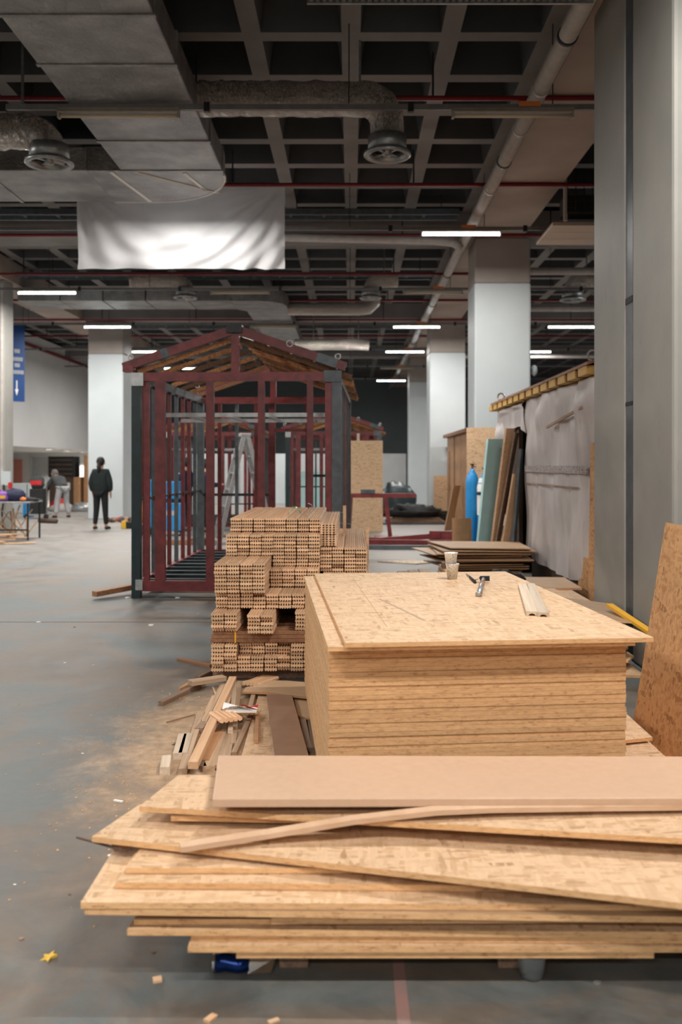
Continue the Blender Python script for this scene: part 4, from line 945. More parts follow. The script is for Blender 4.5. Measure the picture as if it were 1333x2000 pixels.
stick((450,1433),(459,1343), .028, .02, 'pale_wood', 'whitish lath upright in the middle of the scrap heap', .03)
stick((455,1462),(468,1338), .035, .03, 'batten', 'brown batten right of the whitish lath', .0)
stick((457,1480),(492,1400), .03, .03, 'batten', 'slanting brown stick beside the flat board sheet', .0)
stick((397,1497),(425,1440), .06, .035, 'cabinet_board', 'reddish plank end under the long pale batten', .0)
stick((408,1508),(430,1440), .06, .03, 'batten', 'tan plank end right of the long pale batten', .0)
stick((388,1434),(400,1420), .05, .035, 'old_wood', 'small dark block in the left of the scrap heap', .0, None, 'block')
stick((441,1386),(450,1362), .05, .03, 'batten', 'short block end by the whitish lath', .0, None, 'block')
stick((387,1415),(392,1400), .03, .02, 'old_wood', 'tiny stick end beside the square batten')
stick((398,1508),(391,1490), .035, .03, 'old_wood', 'short dark stub at the near end of the scrap heap')
stick((501,1452),(503,1396), .022, .022, 'cabinet_board', 'thin upright stick on the flat board sheet', .02)
stick((602,1471),(594,1414), .045, .03, 'old_wood', 'dark stick beside the brown plank, left of two')
stick((616,1471),(604,1415), .04, .03, 'old_wood', 'dark stick beside the brown plank, right of two')
stick((486,1400),(495,1365), .03, .03, 'batten', 'short upright stick behind the magazine')
stick((447,1372),(505,1352), .02, .015, 'pale_wood', 'thin pale strip behind the scrap heap')
stick((430,1345),(520,1328), .025, .02, 'pale_wood', 'long pale strip at the back of the scrap heap')
stick((416,1344),(423,1362), .012, .012, 'batten', 'small curved splinter at the back left of the heap')
stick((326,1412),(380,1397), .010, .008, 'old_wood', 'thin dark twig left of the scrap heap')
stick((337,1456),(356,1446), .008, .006, 'old_wood', 'tiny twig beside the pair of pale blocks')
# grooved decking offcuts
def offcut(cx_, cy_, L, a, label, z=.06):
    q = G(cx_, cy_, z); o = bpy.data.objects.new('decking_offcut', deck_mesh(L, 'decking_offcut', .14, .024)); COL.objects.link(o); o.location = q; o.rotation_euler = (0,0,a); tag(o, label, 'offcut', 'grooved decking offcuts')
offcut(452, 1410, .18, .5, 'grooved decking offcut on the scrap heap, nearer one', .085)
offcut(483, 1397, .12, .25, 'grooved decking offcut behind the nearer one, below the magazine', .05)
offcut(490, 1340, .25, -.5, 'grooved decking offcut at the back of the scrap heap', .02)
def gpoly(pts, z): return [tuple(G(x, y, z)[:2]) for x, y in pts]
sheet('osb_offcut', gpoly([(470,1483),(600,1483),(572,1354),(506,1354)], .018), .002, .016, ['osb', 'osb_edge'], 'flat strand board sheet on the floor under the brown plank', 'sheet')
sheet('fibreboard_plank', gpoly([(541,1500),(610,1500),(570,1355),(521,1356)], .05), .03, .018, ['mdf_dark', 'mdf_dark'], 'smooth dark brown plank lying on the flat board sheet', 'plank')
sheet('plywood_offcut', gpoly([(474,1350),(520,1352),(612,1362),(612,1333),(560,1329),(525,1328),(505,1338),(480,1342)], .05), .035, .014, ['hardboard', 'cabinet_board'], 'brown plywood offcut with a curved cut edge behind the dark plank', 'offcut')
sheet('plywood_offcut', gpoly([(575,1395),(617,1405),(613,1362),(570,1360)], .02), .004, .014, ['hardboard', 'cabinet_board'], 'brown plywood piece between the dark plank and the sheet stack', 'offcut')
sheet('plywood_offcut', gpoly([(590,1402),(619,1440),(618,1406),(578,1392)], .012), .0, .003, ['cabinet_board', 'cabinet_board'], 'thin triangular plywood piece by the foot of the sheet stack', 'offcut')
q = G(470, 1381, .12)
mg = thing('magazine', 'crumpled magazine with red and white pages on the scrap heap', 'magazine', (q.x, q.y, .10))
obj('page', MB().grid(lambda a, b: (-.10+.2*a, -.05+.09*b, .02+.02*math.sin(4*a+2*b)), 10, 4), 'paper', mg, True); obj('cover', MB().grid(lambda a, b: (.0+.1*a, -.03+.08*b, .03+.02*math.sin(4*(a*.5+.5)+2*b)), 8, 4), 'red_cloth', mg, True)
obj('spine', MB().box(-.08,.1,-.05,.03,.0,.012), 'paper', mg)
# heap of sawdust crumbs
rd = random.Random(5); mbs = MB()
for k in range(900):
    x = rd.gauss(-.75,.38); y = rd.gauss(5.0,.8); s = rd.uniform(.002,.007)
    mbs.add([(x-s,y,0.0005),(x+s*.4,y-s,.0005),(x+s,y+s*.6,.0005),(x,y,s)], [(0,1,3),(1,2,3),(2,0,3)])
tag(obj('sawdust', mbs, 'sawdust'), 'sawdust and wood crumbs scattered round the scrap heap', 'sawdust', None, 'stuff')
# small litter
def chip(x, y, s, mat, label, cat='scrap', z=0.0, seed=0):
    q = G(x, y, z); rr = random.Random(seed+int(x)); n = 6; pts = [(q.x+s*(.7+.5*rr.random())*math.cos(2*PI*k/n), q.y+s*(.7+.5*rr.random())*math.sin(2*PI*k/n)*.8) for k in range(n)]
    tag(obj('scrap_piece', MB().prism(pts, z, z+s*.35), mat), label, cat, 'small litter on the floor')
stick((299,1917),(316,1914), .024, .008, 'pine', 'small wood chip on the floor in front of the board pile', name='wood_chip')
stick((403,1998),(420,1985), .02, .008, 'pine', 'pale wood chip at the bottom picture edge, left one', name='wood_chip')
stick((525,2000),(545,1993), .016, .006, 'batten', 'wood chip at the bottom picture edge, right one', name='wood_chip')
stick((223,1564),(240,1567), .012, .006, 'paper', 'white cigarette end left of the board pile', name='cigarette_end', cat='litter')
for i, (x, y, s, mt, lb) in enumerate(((162,1472,.008,'paper','white crumb on the floor far left of the scrap heap'),(216,1672,.014,'paper','white lump beside the left corner of the board pile'),(136,1747,.006,'old_wood','dark crumb on the floor left of the board pile'),(42,1834,.010,'old_wood','dark crumb at the lower left of the floor'),(300,1860,.009,'old_wood','dark crumb in the shadow left of the blue can'),(182,1299,.008,'paper','white crumb left of the reddish stick'),(127,1295,.012,'paper','larger white crumb left of the decking stack'),(296,1222,.03,'paper','white scrap by the floor joint'),(75,1216,.025,'paper','white scrap on the floor joint at the left'),(388,1199,.018,'pale_wood','pale crumb near the cabin leg'),(346,1168,.03,'paper','white crumb under the red cabin frame'),(249,1168,.03,'paper','white scrap beside the dark cabin post'),(145,1225,.015,'old_wood','dark crumb beyond the floor joint'),(29,1728,.006,'paper','white crumb at the left picture edge'),(1168,1920,.012,'light_steel','thin shiny sliver under the right of the board pile'))):
    chip(x, y, s, mt, lb, 'litter', 0, i)
# yellow leaf
q = G(95, 1870); n = 10; pts = []
for k in range(n): a = 2*PI*k/n; rr = .03 if k % 2 == 0 else .015; pts.append((q.x+rr*math.cos(a)*.9, q.y+rr*math.sin(a)*1.1))
tag(obj('leaf', MB().prism(pts, .001, lambda x, y: .005+.006*math.sin(60*x)), 'leaf_yellow'), 'yellow fallen leaf on the floor at the lower left', 'leaf')
plain('can_blue', (.006,.03,.16), .2, .7, .3, 20)
# crushed can and clear plastic under the pile
q = G(452, 1905)
r = thing('drink_can', 'crushed shiny blue can under the front of the board pile', 'can', (q.x, q.y+.02, 0))
obj('can_body', MB().tube([(-.05,0,.026),(-.02,.004,.030),(.02,-.004,.024),(.05,0,.028)], [.026,.028,.024,.026], 12), 'can_blue', r, True); obj('can_end', MB().tube([(-.058,0,.027),(-.05,0,.027)], .0265, 14), 'chrome', r, True)
obj('foil_flap', MB().add([(.05,-.02,.003),(.12,-.015,.006),(.13,.02,.03),(.055,.012,.05)], [(0,1,2,3)]), 'chrome', r)
q = G(1045, 1925)
tag(obj('plastic_cup', MB().lathe([(0,.002),(.034,.002),(.046,.07),(.047,.075),(.044,.07),(.033,.006)], (q.x, q.y+.05, 0), 20), 'clear_plastic', None, True), 'clear plastic cup standing in the shade under the board pile', 'cup')
tag(obj('floor_tape', MB().box(.128, .165, 2.1, 3.6, .0, .0015), 'red_cloth'), 'short worn red tape line on the floor at the bottom edge', 'tape')
M_t = NT('tape_red'); nn = M_t.noise(M_t.coord(), 9, 4); M_t.out(M_t.ramp(nn, [(.35, (.20,.16,.15)), (.6, (.30,.17,.15))]), .7); bpy.data.objects['floor_tape'].data.materials[0] = M['tape_red']

# ================================================================== FOREGROUND BOARD PILE
def fsheet(pts, z, th, label, mats=('osb', 'osb_edge'), tilt=None, name='osb_offcut'):
    return sheet(name, gpoly(pts, z+th), z, th, list(mats), label, 'sheet', 'offcut sheets in the foreground pile', tilt)
def rect(x0, y0, x1, y1, L=0): return [(x0,y0),(x1,y0),(x1,y1),(x0,y1)]
def wsheet(poly, z, th, label, mats=('osb', 'osb_edge'), name='osb_offcut', tilt=None):
    return sheet(name, poly, z, th, list(mats), label, 'sheet', 'offcut sheets in the foreground pile', tilt)
RX = 2.05
wsheet([(-.335,2.675),(.885,2.675),(.885,3.35),(-.335,3.35)], .100, .018, 'lowest short sheet of the foreground pile')
wsheet([(-.475,2.665),(RX-.7,2.665),(RX-.7,3.35),(-.475,3.35)], .122, .018, 'second sheet from below in the foreground pile')
wsheet([(-.47,2.69),(RX-.6,2.67),(RX-.6,3.35),(-.47,3.35)], .142, .018, 'third sheet from below in the foreground pile')
wsheet([(-.655,2.68),(RX-.5,2.66),(RX-.5,3.35),(-.60,3.35)], .164, .018, 'fourth sheet from below, its left corner cut off')
wsheet([(-.64,2.70),(RX-.6,2.72),(RX-.6,3.35),(-.60,3.35)], .184, .016, 'fifth sheet from below in the foreground pile', ('hardboard','osb_edge'))
wsheet([(-.232,2.665),(RX-.55,2.68),(RX-.55,3.35),(-.232,3.35)], .204, .018, 'short board edge showing in the middle of the foreground pile')
wsheet([(-.775,2.665),(RX-.5,2.60),(RX-.5,3.35),(-.765,3.2)], .232, .018, 'sheet under the widest one in the foreground pile', ('hardboard','osb_edge'))
wsheet([(-.785,2.66),(RX-.4,2.64),(RX-.4,3.3),(-.785,3.12)], .252, .018, 'widest pale sheet of the foreground pile, reaching far left')
wsheet([(-.705,2.745),(RX-.45,2.70),(RX-.45,3.2),(-.69,3.10)], .272, .018, 'narrower strip sheet lying on the widest one')
wsheet([(-.69,2.80),(RX-.5,2.80),(RX-.5,3.2),(-.66,3.12)], .292, .016, 'sheet right below the slanting big sheet of the foreground pile')
s6 = [(-.84,2.97),(.93,2.49),(1.4,2.36),(1.55,2.90),(-.75,3.25)]
wsheet(s6, .318, .018, 'big sheet lying askew, its right end towards the camera', tilt=lambda x, y: .012*(x+.84)*.5)
wsheet([(-.60,3.05),(1.6,2.95),(1.6,3.30),(-.55,3.32)], .355, .018, 'hidden packing sheet under the upper slanting sheet')
s7 = [(-.707,3.06),(1.02,2.77),(1.5,2.69),(1.6,3.30),(-.634,3.37)]
wsheet(s7, .382, .018, 'upper slanting sheet under the smooth plank', tilt=lambda x, y: .006*(x+.7))
wsheet([(-.42,3.03),(1.6,2.96),(1.6,3.33),(-.40,3.34)], .418, .014, 'thin sheet just under the smooth plank', ('hardboard','osb_edge'))
PZ = .463
mbp = MB(); mbp.prism([(-.447,2.955),(1.55,2.965),(1.55,3.385),(-.492,3.40)], PZ-.028, PZ)
o = obj('fibreboard_plank', mbp, 'mdf'); bv = o.modifiers.new('edge', 'BEVEL'); bv.width = .003; bv.segments = 2
tag(o, 'long smooth fibreboard plank on top of the foreground pile', 'plank')
# bent batten over the sheets
cl = [G(352,1660,.352), G(520,1634,.36), G(690,1606,.40), G(850,1588,.425), G(960,1583,.425), G(1150,1580,.425), G(1333,1578,.425)]
mbb = MB(); ww = .022
vs = []; 
for k, p in enumerate(cl):
    tdir = (cl[min(k+1, 6)]-cl[max(k-1, 0)]); tdir.z = 0; tdir.normalize(); s_ = Vector((-tdir.y, tdir.x, 0))
    vs += [p-s_*ww, p+s_*ww, p+s_*ww+Vector((0,0,.016)), p-s_*ww+Vector((0,0,.016))]
fs = [(3,2,1,0), (24,25,26,27)]
for k in range(6):
    for j in range(4): fs.append((k*4+j, k*4+(j+1) % 4, (k+1)*4+(j+1) % 4, (k+1)*4+j))
mbb.add(vs, fs); o = obj('bent_batten', mbb, 'lath', None, True); o.data.polygons.foreach_set('use_smooth', [False]*len(o.data.polygons))
tag(o, 'long thin bent batten lying across the foreground sheets', 'batten')
stick((150,1637),(240,1662), .006, .006, 'old_wood', 'thin dark rod sticking out left of the foreground pile', .30, None, 'rod', 'scrap wood in the foreground', 'rod')
stick((222,1660),(262,1650), .03, .02, 'pine_dark', 'dark wood end under the left corner of the big askew sheet', .292, None, 'block', 'scrap wood in the foreground')
for k, x in enumerate((-.22, .45, 1.1)):
    tag(obj('pile_block', MB().cbox(x, x+.09, 2.80, 3.3, 0, .0995, .005), 'old_wood'), ['left', 'middle', 'right'][k]+' timber block under the foreground pile', 'block', 'blocks under the foreground pile')

# ================================================================== LADDER, CART, BACKGROUND THINGS
r = thing('step_ladder', 'aluminium step ladder standing behind the nearest cabin frame', 'ladder', (-1.87, 16.0, 0), .35)
for s in (-1, 1):
    for j in (-1, 1):
        obj('rail', MB().bar((s*.54, j*.24, 0), (s*.03, j*.15, 2.06), .075, .03), 'light_steel', r)
    for k in range(6):
        t = .12+.14*k; x = s*(.54-.51*t); w_ = .24-.09*t; obj('rung', MB().bar((x,-w_,2.06*t), (x,w_,2.06*t), .05, .03), 'light_steel', r)
obj('top_cap', MB().cbox(-.09,.09,-.17,.17,2.03,2.09,.01), 'light_steel', r); obj('brace', MB().bar((-.27,.2,.85), (.27,.2,.85), .02, .02), 'dark_metal', r)
r = thing('welding_cart', 'blue welding machine cart with wheels behind the cabin studs', 'welding cart', (-4.02, 20.0, 0))
obj('cabinet', MB().cbox(-.10, .36, -.25, .25, .12, .72, .02), 'blue', r); obj('drive_unit', MB().cbox(-.08, .3, -.2, .2, .80, 1.18, .02), 'blue', r); obj('divider', MB().box(-.06,.28,-.18,.18,.72,.80), 'black', r)
obj('tool_box', MB().cbox(-.40, -.12, -.2, .2, .1, .95, .02), 'blue', r); obj('top_tray', MB().cbox(-.38, -.14, -.18, .18, .95, 1.22, .02), 'blue', r)
for x, y in ((-.42,-.24), (-.42,.24), (.3,-.2), (.3,.2)):
    R_ = .13 if x < 0 else .06
    wh = obj('wheel', MB().tube([(x,y-.025,R_),(x,y+.025,R_)], R_, 18), 'rubber', r, True); obj('wheel_hub', MB().tube([(x,y-.032,R_),(x,y+.032,R_)], R_*.45, 12), 'light_steel', wh, True)
obj('hose', MB().tube([(-.28,-.1,1.22),(-.45,-.15,1.45),(-.52,-.15,1.1),(-.46,-.2,.7)], .02, 8), 'black', r, True)
obj('handle', MB().tube([(-.38,-.15,1.2),(-.36,-.15,1.5),(-.2,-.15,1.52),(-.15,-.15,1.2)], .014, 8), 'chrome', r, True)
obj('label_plate', MB().box(.02,.28,-.256,-.25,.45,.55), 'grey_panel', r)
for j, (x, y, h, wd, mt, lb) in enumerate(((-1.35,27.0,1.35,1.2,'foam_teal','pale teal board standing behind the cabins'),)):
    tag(obj('board', MB().cbox(x-wd/2, x+wd/2, y, y+.05, 0, h, .005), mt), lb, 'board')
tag(obj('cardboard_box', MB().cbox(-.55, .1, 26.0, 26.4, 0, .75, .01), 'hardboard'), 'brown cardboard box inside the cabin with the board panel', 'box')
tag(obj('wood_pile', MB().cbox(-3.6, -2.5, 17.6, 17.75, .0, .10, .01), 'pine_dark'), 'dark timber lying on the floor beyond the nearest cabin', 'timber')
tag(obj('wood_pile', MB().bar((-3.0,17.3,.13),(-2.2,18.2,.16), .2, .03), 'roof_wood'), 'orange brown board lying askew beyond the nearest cabin', 'timber')
# red steel parts lying in the aisle
r = thing('steel_trestle', 'red steel trestle standing in front of the tall board panel', 'trestle', (.6, 19.0, 0))
obj('top_bar', MB().box(-.75,.75,-.04,.04,.86,.95), 'red_steel', r); obj('leg', MB().bar((.12,0,.86),(.22,0,0), .08, .08), 'red_steel', r); obj('leg', MB().bar((-.6,0,.86),(-.65,0,0), .08, .08), 'red_steel', r); obj('foot', MB().box(-.1,.4,-.3,.3,0,.06), 'red_steel', r)
obj('clamp', MB().box(-.4,-.1,-.06,.06,.95,1.03), 'grey_steel', r)
tag(obj('steel_beam', MB().bar((.15,17.2,.08),(2.05,17.0,.08), .1, .12), 'red_steel'), 'nearest red steel beam lying across the aisle', 'steel beam', 'red steel beams on the floor')
tag(obj('steel_beam', MB().bar((.5,17.9,.06),(1.7,17.4,.20), .1, .1), 'red_steel'), 'red steel beam lying askew on the nearest one', 'steel beam', 'red steel beams on the floor')
tag(obj('steel_beam', MB().bar((1.5,17.5,.18),(2.1,17.4,.18), .12, .2), 'red_steel'), 'stubby red steel piece at the right of the floor beams', 'steel beam', 'red steel beams on the floor')
tag(obj('steel_beam', MB().bar((.2,16.7,.04),(1.9,16.6,.04), .08, .08), 'grey_steel'), 'grey steel beam lying before the red ones', 'steel beam')
tag(obj('steel_beam', MB().bar((.0,18.5,.05),(.9,18.2,.05), .08, .08), 'red_steel'), 'short red beam at the foot of the trestle', 'steel beam', 'red steel beams on the floor')
tag(obj('floor_strip', MB().add([(.42,14.5,.0),(1.0,14.15,.0),(1.55,14.5,.0),(1.0,14.7,.0),(.42,14.5,.02),(1.0,14.15,.02),(1.55,14.5,.02),(1.0,14.7,.02)], [(0,1,2,3),(4,5,6,7),(0,1,5,4),(1,2,6,5),(2,3,7,6),(3,0,4,7)]), 'pale_wood'), 'thin pale board offcut lying on the aisle floor', 'offcut')
heap('plastic_heap', (1.62, 24.2, .172), (.74,.45,.24), 'black', 'heap of black plastic on boards in the far aisle', 'plastic', 8, .25)
for k in range(4): tag(obj('floor_board', MB().cbox(.82+.1*k, 2.5-.06*k, 23.6+.1*k, 24.8, .0+.043*k, .04+.043*k, .004), 'grey_steel' if k == 0 else 'old_wood'), ['lowest', 'second', 'third', 'uppermost'][k]+' board under the black plastic heap', 'board', 'boards under the black plastic')
heap('rubbish_bag', (1.35, 27.5, .0), (.62,.5,.75), 'teal_steel', 'dark grey rubbish sack in front of the white partition', 'sack', 9, .12)
tag(obj('steel_beam', MB().bar((.2,25.6,.2),(2.0,25.3,.2), .1, .2), 'red_steel'), 'red beam behind the black plastic heap', 'steel beam', 'red steel beams on the floor')
tag(obj('osb_sheet', MB().box(2.25, 2.62, 24.9, 24.93, .3, 1.25), 'osb'), 'small board sheet leaning left of the brown boarded wall', 'sheet')
tag(obj('floor_board', MB().cbox(2.15, 2.66, 24.6, 25.4, .0, .3, .01), 'dark_metal'), 'dark crate under the small board sheet', 'crate')
# brown boarded cabin wall
r = thing('boarded_cabin', 'brown boarded cabin wall between the white columns', 'cabin', (2.9, 22.8, 0))
for k, (ya, yb) in enumerate(((25.3,23.7),(23.45,22.2),(22.15,20.6))): wobj('wall_panel', MB().cbox(2.66, 2.72, yb, ya, .05, 2.28, .006), 'cabinet_board', r)
wobj('dark_gap', MB().box(2.70, 2.74, 23.4, 23.75, .05, 2.28), 'black', r); wobj('slot', MB().box(2.65, 2.665, 24.55, 24.85, .85, 1.9), 'pine_dark', r); wobj('roof_edge', MB().box(2.55, 3.1, 20.5, 25.4, 2.28, 2.36), 'pine_dark', r)
wobj('end_wall', MB().box(2.72, 3.6, 25.2, 25.26, .05, 2.28), 'cabinet_board', r)
leaner('leaning_board', (2.25, 21.3, .01), (2.52, 21.8, 1.05), .4, .02, 'hardboard', 'small brown board leaning on the brown boarded wall', (.6,1,0))

# ---- left: table with bags, scrap, trolley, boxes
r = thing('work_table', 'thin work table with bags at the left edge', 'table', (-7.15, 19.0, 0))
obj('table_top', MB().cbox(-.6, .62, -.4, .4, .76, .79, .005), 'light_steel', r)
for x, y in ((-.55,-.35), (.57,-.35), (-.55,.35), (.57,.35)): obj('leg', MB().box(x-.015, x+.015, y-.015, y+.015, 0, .76), 'dark_metal', r)
obj('lower_rail', MB().box(-.55,.57,-.36,-.34,.2,.23), 'dark_metal', r)
def bag(x, y, z, r_, mat, label, seed, stripe=None):
    t = thing('tool_bag', label, 'bag', (x, y, z)); m_ = MB().blob((0,0,r_[2]*.7), r_, 12, .10, seed); m_.v = [(a, b, max(c, 0)) for a, b, c in m_.v]
    obj('bag_body', m_, mat, t, True)
    if stripe: obj('bag_front', MB().grid(lambda a, b: (-r_[0]*.8+1.6*r_[0]*a, -r_[1]*1.02-.012*math.sin(PI*a), r_[2]*.45+r_[2]*.5*b), 6, 3), stripe, t, True)
    obj('strap', MB().tube([(-r_[0]*.4,0,r_[2]*1.5),(0,-.02,r_[2]*1.75),(r_[0]*.4,0,r_[2]*1.5)], .012, 6), 'black', t, True)
bag(-7.22, 18.85, .79, (.19,.12,.13), 'purple', 'purple and yellow printed pack on the work table', 3, 'yellow')
bag(-6.97, 18.95, .79, (.25,.16,.15), 'navy', 'dark blue bag behind the purple pack', 4)
heap('jacket', (-6.7, 19.0, .79), (.22,.16,.06), 'black', 'black jacket lying at the right end of the work table', 'jacket', 6, .2)
heap('work_glove', (-6.75, 18.85, .81), (.07,.05,.05), 'orange', 'orange work glove on the black jacket', 'glove', 7, .2)
rd = random.Random(17)
for k in range(16):
    x = -7.5+rd.uniform(0,.9); y = 18.75+rd.uniform(-.1,.4); tx = rd.uniform(-.5,.4)
    tag(obj('scrap_lath', MB().bar((x,y,.03+.01*rd.random()),(x+tx,y+rd.uniform(-.2,.2),.72*rd.uniform(.5,1)), .035, .02), 'batten'), 'wooden lath stacked upright among the scrap under the work table', 'lath', 'scrap laths under the work table')
for k in range(9):
    x = -7.4+rd.uniform(-.1,.5); y = 17.6+rd.uniform(0,.8)
    tag(obj('scrap_lath', MB().bar((x,y,.015+.02*k),(x+rd.uniform(.4,.9),y+rd.uniform(-.3,.3),.02+.02*k), rd.uniform(.05,.12), .018), 'pine'), 'pale lath lying flat on the floor in front of the work table', 'lath', 'pale laths before the work table')
tag(obj('roll_tube', MB().tube([(-8.3,24.4,.06),(-7.75,24.1,.06)], .06, 12), 'brown_box', None, True), 'dark rolled mat lying on the floor behind the table', 'roll')
tag(obj('white_counter', MB().cbox(-11.5, -10.2, 29.2, 29.8, 0, .95, .02), 'white_paint'), 'white counter behind the work table', 'counter')
# trolley with red backpack
r = thing('tool_trolley', 'black wheeled tool trolley in front of the bending person', 'trolley', (-8.95, 26.3, 0))
obj('trolley_box', MB().cbox(-.22,.18,-.2,.2,.12,.86,.02), 'black', r); obj('panel_line', MB().box(-.2,.16,-.206,-.2,.55,.57), 'grey_steel', r); obj('base', MB().box(-.32,.3,-.22,.22,.1,.14), 'light_steel', r)
for x in (-.3, .26): obj('wheel', MB().tube([(x,-.22,.07),(x,-.18,.07)], .07, 14), 'rubber', r, True); 
for x in (-.3, .26): obj('handle', MB().tube([(x,-.15,.12),(x,-.15,1.0)], .012, 6), 'chrome', r)
bag(-9.0, 26.3, .86, (.2,.15,.24), 'jacket_grey', 'dark grey backpack with red front on the trolley', 12, 'red_cloth')
tag(obj('blue_bag', MB().cbox(-9.65,-9.4,26.9,27.2,0,.42,.03), 'blue'), 'blue carrier bag on the floor left of the trolley', 'bag')
# brown crates
r = thing('wardrobe_crate', 'tall dark brown crate with a white paper note', 'crate', (-10.65, 34.4, 0)); obj('crate_body', MB().cbox(-.55,.35,-.4,.4,0,1.08,.01), 'brown_box', r); obj('crate_side', MB().cbox(.35,.55,-.4,.4,0,1.08,.01), 'cabinet_board', r); obj('paper_note', MB().box(.0,.22,-.41,-.4,.62,.88), 'paper', r)
r = thing('speaker_crate', 'black crate standing on the tall brown crate', 'crate', (-10.75, 34.4, 1.08)); obj('crate_body', MB().cbox(-.5,.45,-.38,.38,0,.78,.02), 'black', r)
for k in range(4): obj('slat', MB().box(-.45,.4,-.4,-.38,.1+.17*k,.16+.17*k), 'brown_box', r)
tag(obj('upright_board', MB().cbox(-9.98,-9.85,34.2,34.6,0,1.9,.01), 'cabinet_board'), 'narrow brown upright board right of the tall brown crate', 'board')
for j, (x, y, rr, mt, lb) in enumerate(((-9.6,30.5,(.5,.3,.18),'pipe_white','pale canvas bundle on the lobby floor'),(-8.9,30.3,(.35,.25,.22),'light_steel','grey bundle right of the pale canvas bundle'),(-8.2,29.6,(.28,.22,.34),'navy','dark blue sack by the foot of the column'),(-9.9,31.0,(.3,.2,.3),'red_cloth','red bag behind the bending person'))):
    heap('bundle', (x, y, 0), rr, mt, lb, 'bundle', 30+j, .12)
cc = thing('traffic_cone', 'orange traffic cone by the column behind the dark cabin post', 'cone', (-5.6, 24.6, 0))
obj('cone_body', MB().lathe([(.16,.03),(.04,.5),(0,.5)], n=16), 'orange', cc, True); obj('cone_band', MB().lathe([(.112,.2),(.075,.35)], n=16), 'paper', cc, True); obj('cone_base', MB().box(-.2,.2,-.2,.2,0,.03), 'orange', cc)
tb = thing('tool_case', 'small yellow and black tool case on the floor', 'tool case', (-5.43, 22.2, 0)); obj('case_body', MB().cbox(-.12,.0,-.1,.1,0,.18,.01), 'yellow', tb); obj('case_end', MB().cbox(.0,.12,-.1,.1,0,.16,.01), 'black', tb)
for j in range(10):
    rd2 = random.Random(60+j); x = -6.5+j*.12; y = 24.6+rd2.uniform(-.3,.3)
    tag(obj('scrap_lump', MB().blob((x, y, .07), (.11,.1,.07), 6, .3, 40+j), ['brown_box','old_wood','red_cloth','grey_steel','pine'][j % 5]), 'rubble piece lying along the foot of the column behind the standing person', 'rubble', 'rubble by the column foot')

